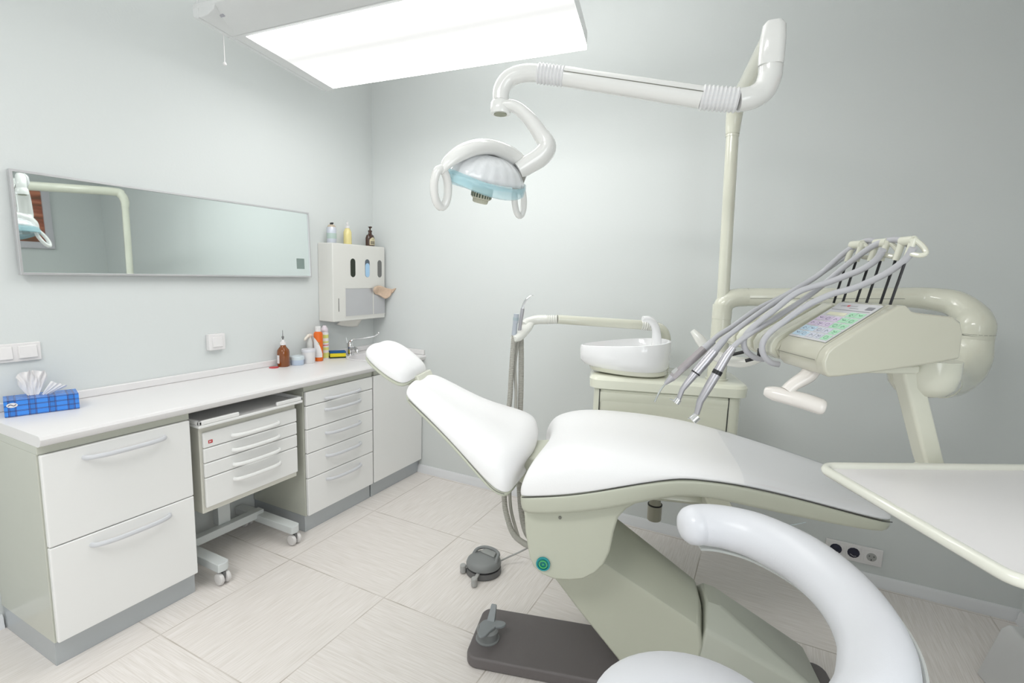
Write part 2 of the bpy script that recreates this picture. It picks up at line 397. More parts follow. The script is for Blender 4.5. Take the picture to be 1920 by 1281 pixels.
# ------------------------------------------------------------------ switches
def rocker(t, y0, y1, z0, z1, x=.010):
    obj('rocker', G().loft([[(x, y0, z0), (x, y1, z0), (x, y1, z1), (x, y0, z1)], [(x + .008, y0 + .002, z0 + .003), (x + .008, y1 - .002, z0 + .003), (x + .003, y1 - .002, z1 - .002), (x + .003, y0 + .002, z1 - .002)]]), SWITCH, t, bevel=.001)
t = thing('light_switch', 'double white rocker switch above the tissue box', 'switch', (0, -1.985, 1.081))
obj('plate', G().box(.0005, .010, -.078, .078, -.036, .036), SWITCH, t, bevel=.003)
rocker(t, -.066, -.008, -.025, .025); rocker(t, .008, .066, -.025, .025)
t = thing('light_switch', 'single square white switch box under the mirror', 'switch', (0, -1.198, 1.04))
obj('plate', G().box(.0005, .028, -.044, .044, -.042, .042), SWITCH, t, bevel=.004)
rocker(t, -.027, .027, -.027, .027, .028)

# ------------------------------------------------------------------ tissue box
t = thing('tissue_box', 'blue tartan tissue box with a white tissue pulled up', 'tissue box', (.100, -1.952, .8605), math.radians(-17.5))
tb = tartan()
obj('carton', G().box(-.045, .055, -.105, .105, 0, .062), tb, t, bevel=.0015)
obj('opening', G().lathe([(.001, .0622), (.03, .0622), (.03, .0628), (.001, .0628)], (0, 0, 0), 28, 1, 2.3), FILM, t)
g = G()
cols_ = 15; rows_t = []
for j in range(8):
    v = j / 7; row = []
    for i in range(cols_):
        uu = i / (cols_ - 1); y = -.045 + .09 * uu; spread = .35 + .65 * v ** .7
        top = .150 + .008 * math.sin(uu * 3.3) + (.006 if i % 3 == 0 else -.003) - .020 * max(0, .25 - uu) * 4
        x = (.018 * (1 if i % 2 else -1) * (.4 + v) + .010 * math.sin(i * 2.1 + j * .9)) * (.4 + .9 * v * (1 - .4 * v))
        row.append((x - .004, -.022 + y * spread * 1.05 + .006 * math.sin(j * 1.3 + i) * v, .0628 + (top - .0628) * v))
    rows_t.append(row)
g.loft(rows_t, cap=False, closed=False)
rows_t = []
for j in range(6):
    v = j / 5; rows_t.append([(.012 + .022 * v * (1 if i % 2 else .3), .000 + .030 * v + .040 * (i / 8) * (.5 + .7 * v), .0632 + (.052 - .025 * (i / 8)) * v + .004 * math.sin(i * 2.0)) for i in range(9)])
g.loft(rows_t, cap=False, closed=False)
obj('tissue', g, PAPER, t, sub=1)
g = G().lathe([(.001, 0), (.016, 0), (.016, .0006), (.001, .0006)], (.0555, -.083, .044), 28, .95, .55, ax='x')
em = obj('emblem', g, [SWITCH], t); em['label'] = 'white oval emblem with a dark swoosh'
sw = cr([(.0564, -.094, .0415), (.0564, -.088, .0465), (.0564, -.083, .044), (.0564, -.078, .0415), (.0564, -.072, .0465)], 5)
obj('emblem_mark', G().tube(sw, .0012, 6), mat('navy_print', (.01, .015, .08), .4), em)

# ------------------------------------------------------------------ things on the worktop
ZC = .8603
t = thing('dropper_bottle', 'amber glass bottle with white dropper cap beside the red disc', 'bottle', (.068, -.832, ZC))
obj('glass', G().lathe([(.001, 0), (.026, 0), (.0285, .004), (.0285, .075), (.026, .086), (.013, .103), (.012, .112), (.001, .112)]), AMBER, t)
obj('cap', G().lathe([(.013, .110), (.0135, .124), (.008, .126), (.006, .136), (.001, .138)]), SWITCH, t)
obj('pipette', G().lathe([(.003, .136), (.0035, .145), (.006, .148), (.005, .154), (.0015, .156), (.001, .185)], n=12), GREYD, t)
lb = obj('label', G().lathe([(.0287, .018), (.0289, .060)], n=28), [SWITCH], t)
bm = bmesh.new(); bm.from_mesh(lb.data)
bmesh.ops.delete(bm, geom=[fc for fc in bm.faces if not (fc.calc_center_median().y < -.004 and fc.calc_center_median().x < .004) or len(fc.verts) > 4], context='FACES'); bm.to_mesh(lb.data); bm.free(); lb['label'] = 'white paper label wrapped on the side'
t.scale = (1.2, 1.2, 1.15)
o = obj('red_disc', G().lathe([(.001, 0), (.026, 0), (.026, .003), (.001, .0035)], (0, 0, 0), 32, 1.0, 1.0), RED, loc=(.062, -.893, ZC)); tag(o, 'flat dark red disc lying left of the amber bottle', 'disc')
t = thing('plastic_jar', 'low pale blue screw-top jar beside the amber bottle', 'jar', (.088, -.752, ZC))
PB = mat('pale_blue_plastic', (.55, .64, .78), .3)
obj('body', G().lathe([(.001, 0), (.031, 0), (.033, .003), (.033, .028), (.001, .028)]), PB, t)
obj('lid', G().lathe([(.0355, .028), (.0355, .043), (.033, .046), (.001, .046)]), mat('pale_green_lid', (.64, .72, .76), .3), t)
t.scale = (1.15, 1.15, 1.15)
t = thing('plastic_jar', 'taller white jar with pale lid left of the orange bottle', 'jar', (.093, -.672, ZC))
obj('body', G().lathe([(.001, 0), (.029, 0), (.031, .003), (.032, .055), (.001, .055)]), SWITCH, t)
obj('lid', G().lathe([(.0345, .055), (.0345, .066), (.033, .069), (.001, .069)]), mat('pale_lilac_lid', (.72, .72, .76), .3), t)
t.scale = (1.18, 1.18, 1.25)
t = thing('cleaning_bottle', 'orange spray cleaner bottle with white wrap label and cap', 'bottle', (.085, -.588, ZC))
OR = mat('orange_plastic', (.78, .15, .012), .3)
obj('body', G().lathe([(.001, 0), (.024, 0), (.0265, .003), (.0265, .150), (.024, .158), (.016, .164), (.001, .164)]), OR, t)
obj('cap', G().lathe([(.0165, .164), (.0165, .190), (.014, .192), (.001, .192)]), SWITCH, t)
g = G()
n = 16
for i in range(n):
    a0, a1 = -2.5 + 2.7 * i / n, -2.5 + 2.7 * (i + 1) / n
    top = lambda q: .136 - .095 * max(0, (q + 2.5) / 2.7) ** 2.4
    R_ = .0268
    g.face([(R_ * math.cos(a0), R_ * math.sin(a0), .022), (R_ * math.cos(a1), R_ * math.sin(a1), .022), (R_ * math.cos(a1), R_ * math.sin(a1), top(a1)), (R_ * math.cos(a0), R_ * math.sin(a0), top(a0))])
lb = obj('label', g, SWITCH, t); lb['label'] = 'white label with curved top'
obj('leaf_print', G().face([(.0272 * math.cos(b_), .0272 * math.sin(b_), z) for b_, z in ((-1.0, .100), (-.6, .108), (-.35, .098), (-.75, .093))]), mat('green_print', (.04, .32, .12), .5), t)
t.scale = (1.03, 1.03, 1.13)
t = thing('spray_can', 'tall white can with yellow-green bands behind the orange bottle', 'spray can', (.052, -.506, ZC))
obj('body', G().lathe([(.001, 0), (.022, 0), (.0235, .003), (.0235, .150), (.020, .156), (.001, .156)]), SWITCH, t)
obj('cap', G().lathe([(.019, .156), (.021, .160), (.021, .176), (.014, .186), (.010, .194), (.001, .194)]), mat('lilac_white', (.78, .70, .76), .4), t)
YG = mat('yellow_green_print', (.72, .74, .22), .4); PK = mat('red_print', (.7, .12, .10), .4)
for z0, z1, m_ in ((.006, .036, YG), (.052, .068, YG), (.078, .083, PK), (.094, .104, YG), (.122, .142, YG)):
    o = obj('print_band', G().lathe([(.0238, z0), (.0238, z1)], n=24), m_, t)
t.scale = (1, 1, 1.1)
t = thing('trigger_spray_bottle', 'pale trigger spray bottle half hidden behind the orange bottle', 'bottle', (.040, -.612, ZC))
obj('body', G().lathe([(.001, 0), (.018, 0), (.020, .004), (.020, .110), (.009, .135), (.001, .135)]), mat('pale_grey_plastic', (.62, .62, .60), .3), t)
obj('trigger_head', G().tube(cr([(0, .012, .150), (.0, -.010, .150), (.004, -.034, .138), (.008, -.050, .128)], 4), [.011] * 6 + [.008] * 5 + [.005] * 2, 10).cyl((0, 0, .135), (0, 0, .152), .009), mat('cream_plastic', (.80, .74, .66), .3), t)
t.scale = (1, 1, 1.05)
t = thing('kitchen_sponge', 'yellow sponge with blue top on a dark scourer by the tap', 'sponge', (.085, -.432, ZC), math.radians(52))
obj('scouring_pad', G().box(-.045, .045, -.030, .030, 0, .006), mat('dark_scourer', (.03, .05, .02), .9, bump=.8), t)
obj('foam', G().box(-.044, .044, -.029, .029, .006, .026), mat('yellow_foam', (.80, .66, .03), .9, bump=.9, bscale=250), t, bevel=.003)
obj('blue_top', G().box(-.045, .045, -.030, .030, .026, .034), mat('blue_foam', (.01, .10, .30), .9, bump=.8), t, bevel=.002)

t.scale = (1.12, 1.12, 1.25)
# faucet
t = thing('faucet', 'chrome basin tap with long elbow lever', 'faucet', (.085, -.318, ZC), math.radians(-22))
obj('body', G().lathe([(.001, 0), (.027, 0), (.027, .004), (.022, .010), (.020, .055), (.021, .075), (.016, .090), (.001, .095)]), CHROME, t)
obj('spout', G().tube(cr([(0, 0, .038), (.035, 0, .052), (.080, 0, .056), (.108, 0, .048), (.114, 0, .034)], 6), lerp_list([.016, .015, .013, .011, .011], 25), 14, flat=.8), CHROME, t)
lv = obj('lever', G().tube(cr([(0, 0, .088), (.012, .012, .108), (.05, .06, .116), (.10, .12, .130), (.118, .145, .150)], 6), lerp_list([.010, .006, .005, .0045, .004], 25), 10).sphere((.120, .148, .155), .0085), CHROME, t)
obj('pop_up_rod', G().tube(cr([(-.022, -.004, .006), (-.024, -.006, .06), (-.034, -.014, .118)], 4), .0028, 8), CHROME, t)

# ------------------------------------------------------------------ dispenser cabinet in the corner
t = thing('dispenser_cabinet', 'white wall-hung hand-hygiene dispenser cabinet in the corner', 'dispenser', (0, -.265, 1.10))
DW = mat('dispenser_white', (.74, .735, .70), .3)
obj('housing', G().box(.0005, .13, -.238, .243, 0, .497), DW, t, bevel=.006)
def capsule(x, yc, z0, z1, rr, th=.0012):
    pts = [(yc + rr * math.cos(PI * k / 10), z1 - rr + rr * math.sin(PI * k / 10)) for k in range(11)] + [(yc + rr * math.cos(PI + PI * k / 10), z0 + rr + rr * math.sin(PI + PI * k / 10)) for k in range(11)]
    return G().prism(pts, 'x', x, x + th)
o = obj('slot_window', capsule(.1301, -.066, .285, .406, .0215), mat('dark_green_window', (.015, .022, .01), .15), t); o['label'] = 'dark empty level window'
o = obj('slot_window', capsule(.1301, .067, .285, .406, .0215), mat('blue_grey_window', (.10, .13, .16), .15), t); o['label'] = 'level window showing blue liquid'
obj('blue_liquid', capsule(.1314, .067, .286, .380, .0195), mat('blue_liquid', (.40, .62, .85), .2), o)
o = obj('slot_window', capsule(.1301, .188, .285, .404, .0205), mat('grey_window', (.17, .17, .165), .2), t); o['label'] = 'grey level window'
obj('key_slot', G().box(.1301, .1312, -.195, -.191, .065, .150), DARK, t)
obj('panel_frame', G().box(.1301, .1325, -.140, .243, .025, .030).box(.1301, .1325, -.140, .243, .212, .217).box(.1301, .1325, -.140, -.135, .030, .212).box(.1301, .1325, .118, .126, .030, .212), DW, t)
o = obj('metal_panel', G().box(.1301, .1312, -.134, .117, .031, .211).box(.1301, .1312, .127, .240, .031, .211), mat('satin_metal', (.60, .60, .62), .4, metal=.5), t, bevel=.0005); o['label'] = 'satin grey paper towel door'
t = thing('paper_towel', 'white paper towel hanging below the dispenser cabinet', 'paper towel', (.08, -.29, 1.097))
g = G(); rows = []
for i in range(9):
    v = i / 8; wd = .10
    rows.append([(.004 * math.sin(3 * u_ + 2 * v) - .035 * v, -.11 + .20 * uu, -.001 - (.052 * v) * (1 - .55 * (1 - uu) ** 2)) for uu in [k / 8 for k in range(9)] for u_ in [uu * 3]])
g.loft(rows, cap=False, closed=False); obj('sheet', g, mat('cream_paper', (.84, .82, .76), .8), t, solid=.001)
# cloth on the corner
t = thing('folded_cloth', 'beige terry cloth draped over the right side of the dispenser cabinet', 'cloth', (.135, -.012, 1.318))
g = G(); rows = []
for i in range(13):
    uu = i / 12
    rows.append([(.006 + .004 + .010 * math.sin(9 * uu + 3 * v) * v + .115 * max(0, uu - .42) * (1 - .2 * v) + .004 * math.sin(21 * uu), -.140 + .150 * min(1, uu * 1.5) - .012 * v + max(0, .006 * math.sin(8 * uu)) * v * 0, .012 * math.sin(7 * uu) * (1 - v) - .030 * max(0, uu - .6) - (.018 + .058 * math.sin(PI * min(1, uu * 1.05)) ** 1.2 + .01 * math.sin(15 * uu)) * v) for v in [k / 8 for k in range(9)]])
g.loft(rows, cap=False, closed=False); obj('fabric', g, mat('beige_terry', (.66, .50, .38), .95, var=.12, scale=60, bump=1, bscale=300), t, solid=.010, sub=1)

# bottles on top of the dispenser
ZD = 1.5975
t = thing('aerosol_can', 'pale grey aerosol can with black nozzle, leftmost on the dispenser cabinet', 'spray can', (.072, -.452, ZD))
obj('body', G().lathe([(.001, 0), (.024, 0), (.026, .003), (.026, .068), (.020, .078), (.012, .083), (.001, .083)]), mat('silver_blue', (.60, .63, .70), .3, metal=.2), t)
obj('shoulder', G().lathe([(.0262, .066), (.0205, .0785), (.013, .0845)], n=24), mat('beige_shoulder', (.52, .44, .34), .35), t)
obj('nozzle', G().lathe([(.008, .083), (.008, .093), (.001, .093)], n=14).box(.0, .012, -.004, .004, .088, .094), BLACK, t)
obj('green_print', G().lathe([(.0263, .020), (.0263, .045)], n=24), mat('pale_green_print', (.45, .56, .52), .35), t)
t.scale = (1.15, 1.15, 1.35)
t = thing('soap_pump_bottle', 'yellow liquid soap bottle with white pump on the dispenser cabinet', 'bottle', (.072, -.316, ZD))
YL = mat('yellow_soap', (.80, .70, .32), .15, coat=.4)
obj('body', G().lathe([(.001, 0), (.021, 0), (.023, .003), (.022, .055), (.015, .068), (.010, .072), (.001, .072)]), YL, t)
obj('pump', G().lathe([(.012, .072), (.012, .082), (.006, .085), (.005, .098), (.001, .098)], n=18).tube([(0, 0, .097), (.012, -.012, .098), (.020, -.02, .093)], .0045, 8), SWITCH, t)
t.scale = (1.15, 1.15, 1.45)
t = thing('soap_pump_bottle', 'brown flat soap bottle with cream label and brown pump', 'bottle', (.078, -.112, ZD))
BR = mat('brown_plastic', (.055, .022, .012), .2, coat=.3)
obj('body', G().lathe([(.001, 0), (.026, 0), (.028, .004), (.028, .040), (.022, .054), (.012, .060), (.010, .070), (.001, .070)], sx=.7, sy=1.05), BR, t)
obj('pump', G().lathe([(.011, .070), (.011, .078), (.004, .080), (.004, .088), (.012, .096), (.001, .097)], n=18).tube([(0, 0, .094), (.010, -.006, .095), (.020, -.012, .092)], .004, 8), BR, t)
g = G(); pts = []
n = 12
for i in range(n):
    b0, b1 = -.75 + 1.5 * i / n, -.75 + 1.5 * (i + 1) / n
    tp = lambda q: .030 + .014 * math.cos(q * 2)
    q = lambda a_, z: (.0292 * .7 * math.cos(a_), .0292 * 1.05 * math.sin(a_), z)
    g.face([q(b0, .006), q(b1, .006), q(b1, tp(b1)), q(b0, tp(b0))])
lb = obj('label', g, mat('cream_label', (.66, .58, .40), .5), t); lb['label'] = 'cream arched label with green leaf'
g = G(); q = lambda a_, z: (.0296 * .7 * math.cos(a_), .0296 * 1.05 * math.sin(a_), z)
g.face([q(-.3, .028), q(-.05, .036), q(.2, .038), q(.05, .030)])
g.mi = 1
for zz in (.010, .018): 
    for k in range(5): g.face([q(-.5 + .2 * k, zz), q(-.36 + .2 * k, zz), q(-.36 + .2 * k, zz + .006), q(-.5 + .2 * k, zz + .006)])
obj('label_print', g, [mat('leaf_green', (.1, .35, .06), .5), BLACK], lb)

t.scale = (1.25, 1.25, 1.38)
# ------------------------------------------------------------------ ceiling light
t = thing('ceiling_light', 'large suspended white ceiling light with glowing diffuser', 'ceiling light', (0, 0, 0))
A_, B_, C_, D_ = (.457, -1.345), (.328, -.721), (1.785, -.643), (1.876, -1.13)   # glowing panel, plan view
A_ = (.457, -1.345); D_ = (1.9145, -1.267)
def q2(z): return [(p[0], p[1], z) for p in (A_, B_, C_, D_)]
o = obj('diffuser', G().loft([[(x, y, 2.400) for x, y in (A_, B_, C_, D_)], [(x, y, 2.415) for x, y in (A_, B_, C_, D_)]]), None, t)
dm = bpy.data.materials.new('diffuser_glow'); dm.use_nodes = True; N = dm.node_tree.nodes; L = dm.node_tree.links
b = N['Principled BSDF']; b.inputs['Base Color'].default_value = (.5, .5, .5, 1); tc = N.new('ShaderNodeTexCoord'); sp = N.new('ShaderNodeSeparateXYZ'); L.new(tc.outputs['Object'], sp.inputs[0])
m1 = N.new('ShaderNodeMath'); m1.operation = 'MULTIPLY_ADD'; L.new(sp.outputs[0], m1.inputs[0]); m1.inputs[1].default_value = -.05; L.new(sp.outputs[1], m1.inputs[2])
m0 = N.new('ShaderNodeMath'); m0.operation = 'ADD'; L.new(m1.outputs[0], m0.inputs[0]); m0.inputs[1].default_value = 1.42
rp = N.new('ShaderNodeValToRGB'); L.new(m0.outputs[0], rp.inputs[0]); e = rp.color_ramp.elements; rp.color_ramp.interpolation = 'EASE'
# two tube pairs behind the diffuser with a dimmer band between them
e[0].position = 0.0; e[0].color = (.3, .3, .3, 1); e[1].position = 1; e[1].color = (.9, .9, .9, 1)
for p_, v_ in ((.14, 1), (.20, .17), (.27, .075), (.33, .058), (.39, .075), (.46, .17), (.54, 1)):
    k = e.new(p_); k.color = (v_, v_, v_ * 1.02, 1)
em = N.new('ShaderNodeMath'); em.operation = 'MULTIPLY'; L.new(rp.outputs[0], em.inputs[0]); em.inputs[1].default_value = LAMP_PANEL
L.new(em.outputs[0], b.inputs['Emission Strength']); b.inputs['Emission Color'].default_value = (1, .995, .98, 1)
o.data.materials[0] = dm
uv = Vector((1.457, .078, 0)).normalized(); vv = Vector((-.129, .624, 0)).normalized(); o0 = Vector((A_[0], A_[1], 0)); LU = 1.4595; LV = .637
def lp(u_, v_, z): p = o0 + uv * u_ + vv * v_; return (p.x, p.y, z)
LF = mat('luminaire_white', (.74, .75, .75), .3, coat=.2)
def lbar(prof, axis, a, b_):   # prof: list (off, z); bar along u or v
    if axis == 'u': return [[lp(a, p[0], p[1]) for p in prof], [lp(b_, p[0], p[1]) for p in prof]]
    return [[lp(p[0], a, p[1]) for p in prof], [lp(p[0], b_, p[1]) for p in prof]]
# wing-shaped near side, slim far side
wing = [(0, 2.396), (-.07, 2.400), (-.13, 2.412), (-.165, 2.432), (-.170, 2.445), (-.150, 2.458), (0, 2.470)]
obj('side_wing', G().loft(lbar(wing, 'u', -.03, LU + .05)), LF, t, bevel=.004)
obj('end_cap', G().loft(lbar([(0, 2.394), (-.032, 2.40), (-.036, 2.44), (0, 2.470)], 'v', -.165, LV + .02)), LF, t, bevel=.004)
obj('end_cap', G().loft(lbar([(0, 2.396), (.05, 2.398), (.085, 2.412), (.095, 2.435), (.08, 2.455), (0, 2.470)], 'v', -.165, LV + .02)), LF, t, bevel=.004)
obj('side_rail', G().loft(lbar([(0, 2.394), (.028, 2.40), (.032, 2.44), (0, 2.470)], 'u', -.03, LU + .05)), LF, t, bevel=.003)
obj('top_housing', G().loft([[lp(0, 0, 2.416), lp(LU, 0, 2.416), lp(LU, LV, 2.416), lp(0, LV, 2.416)], [lp(0, 0, 2.469), lp(LU, 0, 2.469), lp(LU, LV, 2.469), lp(0, LV, 2.469)]]), LF, t)
g = G(); p0 = lp(.06, -.125, 2.4095); p1 = lp(.13, -.125, 2.4095)
obj('label_strip', G().loft([[lp(.055, -.128, 2.4085), lp(.095, -.128, 2.4085), lp(.095, -.116, 2.4065), lp(.055, -.116, 2.4065)], [lp(.055, -.128, 2.4125), lp(.095, -.128, 2.4125), lp(.095, -.116, 2.4105), lp(.055, -.116, 2.4105)]]), mat('grey_print', (.42, .42, .46), .4), t)
cp = lp(.0, -.012, 0)
c0 = lp(-.018, -.03, 2.40)
obj('pull_cord', G().cyl((c0[0], c0[1], 2.40), (c0[0], c0[1], 2.285), .0018, 8).sphere((c0[0], c0[1], 2.279), .0075), SWITCH, t)
for u_, v_ in ((.06, -.06), (.06, .55), (LU - .06, -.06), (LU - .06, .55)):
    a0 = Vector(lp(u_, v_, 2.455)); obj('suspension_wire', G().cyl(a0, (a0.x, a0.y, HC), .0012, 6), STEEL, t)

# ------------------------------------------------------------------ dental chair  (s along chair, t across, z up)
ch = thing('dental_chair', 'white upholstered reclining dental treatment chair raised above the floor', 'dental chair', (1.93, -1.14, 0), math.radians(15))
def cush_ring(s_, wd, zb, zt, bow=0., dish=.010):
    h_ = zt - zb
    e_ = min(.06, wd * .35)
    P = [(-wd + .003, zb), (-wd + .001, zb + .004), (-wd - .002, zb + .28 * h_), (-wd + .20 * e_, zb + .60 * h_), (-wd + .75 * e_, zb + .86 * h_), (-wd + 1.6 * e_, zb + .97 * h_), (-wd * .40, zt), (0, zt - dish * .5)]
    P = P + [(-a_, b_) for a_, b_ in P[-2::-1]]
    B = [(wd - .008, zb), (0, zb), (-wd + .008, zb)]
    return [(s_ + bow * (1 - (a_ / wd) ** 2), a_, b_) for a_, b_ in P + B]
def shell_ring(s_, wd, zt, zb, bow=0.):
    P = [(-wd + .010, zt + .001), (-wd - .001, zt), (-wd - .004, zt - .004), (-wd - .004, zt - .012), (-wd - .001, zt - .45 * (zt - zb)), (-wd + .006, zb + .008), (-wd + .022, zb)]
    P = P + [(-a_, b_) for a_, b_ in P[::-1]]
    return [(s_ + bow * (1 - (a_ / wd) ** 2), a_, b_) for a_, b_ in P]
SB = {-.075: .045, -.092: .050, -.080: .045, -.04: .035, .05: .015, -.118: .035, -.125: .032, -.140: .028, -.175: .018, -.235: .008}   # bowed rear edge of the seat, matching edge of the back
seat = [(-.075, .24, .742, .768), (-.092, .285, .740, .800), (-.080, .304, .741, .850), (-.04, .307, .748, .884), (.05, .308, .764, .910), (.15, .305, .788, .915), (.28, .300, .827, .911), (.39, .292, .852, .901), (.48, .284, .852, .890), (.58, .270, .842, .872), (.72, .245, .815, .846), (.86, .222, .782, .815), (.97, .200, .756, .789), (1.015, .180, .746, .777), (1.035, .12, .744, .766)]
def upto(rings, s0, s1): return [q_ for q_ in rings if s0 <= q_[0] <= s1]
obj('seat_cushion', G().loft([cush_ring(*q_, bow=SB.get(q_[0], 0)) for q_ in seat]), LEATHER, ch, sub=2)
shz = {-.092: .690, -.080: .676, -.04: .676, .05: .690, .15: .710, .28: .750, .39: .789, .48: .788, .58: .770, .72: .744, .86: .722, .97: .707, 1.015: .704, 1.035: .714}
obj('seat_shell', G().loft([shell_ring(q_[0], q_[1], q_[2] - .002, shz[q_[0]], SB.get(q_[0], 0)) for q_ in seat[1:]]), CHAIRSH, ch, sub=1)
for sgn in (-1, 1):
    obj('cushion_seam', G().tube(cr([(q_[0], sgn * (q_[1] - .0005), q_[2] - .001) for q_ in seat[2:14]], 5), .0014, 6), DARK, ch)
# film over the leg end
def film_ring(s_, wd, zb, zt, zs_, off=.004):
    R_ = cush_ring(s_, wd + off, zb, zt + off)[:15]
    S_ = [(s_, wd - .020 + off, zs_ - off), (s_, 0, zs_ - off), (s_, -wd + .020 - off, zs_ - off)]
    return R_ + S_
film = [(.575, .273, .843, .874, .771)] + [(q_[0], q_[1], q_[2], q_[3], shz[q_[0]]) for q_ in seat if .7 < q_[0] < 1.03]
fl = obj('plastic_film', G().loft([film_ring(*q_) for q_ in film], cap=False), FILM, sub=2)
fl.location = (1.93, -1.14, 0); fl.rotation_euler = (0, 0, math.radians(15)); tag(fl, 'clear glossy protective film wrapped over the foot end of the dental chair', 'film')
g = G().tube(cr([(.64, -.262, .762), (.66, -.255, .740), (.69, -.250, .724), (.72, -.252, .732), (.76, -.245, .742)], 4), .0012, 6)
obj('film_loop', g, mat('film_edge', (.45, .52, .55), .2), fl)
# bracket under the seat
br = [(-.082, .700), (-.072, .60), (-.056, .515), (-.040, .482), (-.012, .460), (.03, .449), (.083, .454), (.125, .466), (.160, .492), (.188, .528), (.204, .575), (.212, .64), (.222, .690), (.245, .722), (.285, .752), (.34, .779), (.30, .79), (.10, .745), (-.07, .715)]
obj('seat_bracket', G().prism(br, 'y', -.262, .262), CHAIRSH, ch, bevel=.018, seg=4, ang=50)
bt = obj('indicator_button', G().lathe([(.001, -.002), (.0225, -.002), (.0215, .003), (.001, .003)], (-.008, -.2645, .502), 32, ax='y'), mat('teal_button', (.0, .20, .22), .15), ch)
bt['label'] = 'round teal button with glowing green ring'
obj('button_ring', G().lathe([(.0105, -.006), (.0140, -.006), (.0140, -.0021), (.0105, -.0021)], (-.008, -.2645, .502), 28, ax='y', cap=False).lathe([(.001, -.006), (.003, -.006), (.003, -.0021), (.001, -.0021)], (-.008, -.2645, .502), 12, ax='y'), mat('green_glow', (.05, .34, .12), .3, emit=.15), bt)
obj('button_rim', G().lathe([(.0185, -.0045), (.0230, -.0045), (.0230, .002), (.0185, -.0021)], (-.008, -.2645, .502), 32, ax='y', cap=False), mat('cyan_rim', (.01, .30, .33), .15), bt)
# backrest
back = [(-.118, .20, .742, .790), (-.125, .262, .736, .830), (-.140, .290, .738, .862), (-.175, .296, .752, .882), (-.235, .272, .792, .902), (-.32, .232, .850, .928), (-.40, .203, .905, .965), (-.47, .183, .952, 1.000), (-.525, .165, .986, 1.027), (-.548, .140, .998, 1.033), (-.556, .08, 1.006, 1.028)]
obj('backrest_cushion', G().loft([cush_ring(q_[0], q_[1], q_[2], q_[3], SB.get(q_[0], 0), dish=.014) for q_ in back]), LEATHER, ch, sub=2)
obj('backrest_shell', G().loft([shell_ring(q_[0], q_[1] - .001, q_[2] - .001, q_[2] - (.022 if 1 < i < 9 else .012), SB.get(q_[0], 0)) for i, q_ in enumerate(back)]), CHAIRSH, ch, sub=1)
for sgn in (-1, 1): obj('backrest_seam', G().tube(cr([(q_[0], sgn * (q_[1] - .001), q_[2] - .001) for q_ in back[2:9]], 5), .0015, 6), SEAM, ch)
obj('hinge_block', G().hull([(s_, t_, z_) for t_ in (-.09, .12) for s_, z_ in ((-.19, .735), (-.19, .775), (-.03, .80), (-.03, .70), (-.12, .69))]), CHAIRSH, ch, bevel=.008)
# headrest
head = [(-.735, .075, 1.128, 1.150), (-.722, .105, 1.120, 1.162), (-.695, .122, 1.103, 1.165), (-.655, .128, 1.075, 1.150), (-.615, .128, 1.050, 1.123), (-.580, .122, 1.032, 1.096), (-.563, .105, 1.030, 1.078), (-.556, .07, 1.036, 1.065)]
obj('headrest_cushion', G().loft([cush_ring(*q_, dish=.006) for q_ in head]), LEATHER, ch, sub=2)
obj('headrest_shell', G().loft([shell_ring(q_[0], q_[1] - .001, q_[2] - .001, q_[2] - (.018 if 0 < i < 7 else .010)) for i, q_ in enumerate(head)]), CHAIRSH, ch, sub=1)
obj('headrest_bracket', G().hull([(s_, t_, z_) for t_ in (-.03, .112) for s_, z_ in ((-.60, 1.018), (-.60, 1.035), (-.548, 1.045), (-.525, .998), (-.530, .972), (-.560, .980))]), CREAM, ch, bevel=.005)
# lift arm
armA = [(.00, .44), (-.008, .40), (.10, .272), (.257, .096), (.34, .075), (.52, .13), (.530, .205), (.516, .275), (.205, .445), (.12, .49)]
armB = [(.205, .545), (.16, .53), (.235, .520), (.525, .325), (.54, .25)]
obj('lift_arm', G().hull([(s_, t_, z_) for s_, z_ in armA for t_ in (-.135, .135)] + [(s_, t_, z_) for s_, z_ in armB for t_ in (-.055, .06)]), CHAIRSH, ch, bevel=.012, seg=4)
colA = [(.535, .265), (.54, .20), (.50, .05), (.93, .05), (.93, .09), (.72, .16), (.60, .235)]
colB = [(.545, .322), (.60, .31), (.84, .125), (.95, .055)]
obj('pedestal', G().hull([(s_, t_, z_) for s_, z_ in colA for t_ in (-.130, .130)] + [(s_, t_, z_) for s_, z_ in colB for t_ in (-.05, .06)]), mat('pedestal_plastic', (.53, .55, .48), .4), ch, bevel=.012, seg=4)
obj('arm_joint', G().box(.49, .57, -.10, .10, .10, .24), DARK, ch)
obj('base_plate', G().prism(rrect(-.295, 1.0, -.185, .105, .045), 'z', 0, .046), BASEG, ch, bevel=.010, seg=3)
kb = obj('joystick_base', G().lathe([(.046, .0465), (.046, .050), (.040, .052), (.040, .062), (.043, .085), (.036, .094), (.001, .097)], (-.235, -.075, 0), 30), GREY, ch)
g = G()
star = []
for k in range(48):
    a_ = 2 * PI * k / 48; star.append((.030 + .022 * max(0, math.cos(1.5 * (a_ - .35))) ** 6 + .018 * max(0, math.cos(1.5 * (a_ - .35))) ** 2, a_))
g.prism([(-.235 + rr_ * math.cos(a_), -.075 + rr_ * math.sin(a_)) for rr_, a_ in star], 'z', .094, .104)
g.hull([(-.245, -.060, .100), (-.215, -.060, .100), (-.245, -.045, .104), (-.212, -.045, .100), (-.236, -.012, .146), (-.216, -.012, .146), (-.236, -.018, .152), (-.216, -.018, .152)])
obj('joystick_lever', g, mat('blue_grey_plastic', (.26, .28, .29), .45), ch, bevel=.003)
obj('screw_cap', G().lathe([(.001, -.002), (.005, -.002), (.005, .001), (.001, .001)], (.04, -.2635, .668), 16, ax='y'), SEAM, ch)

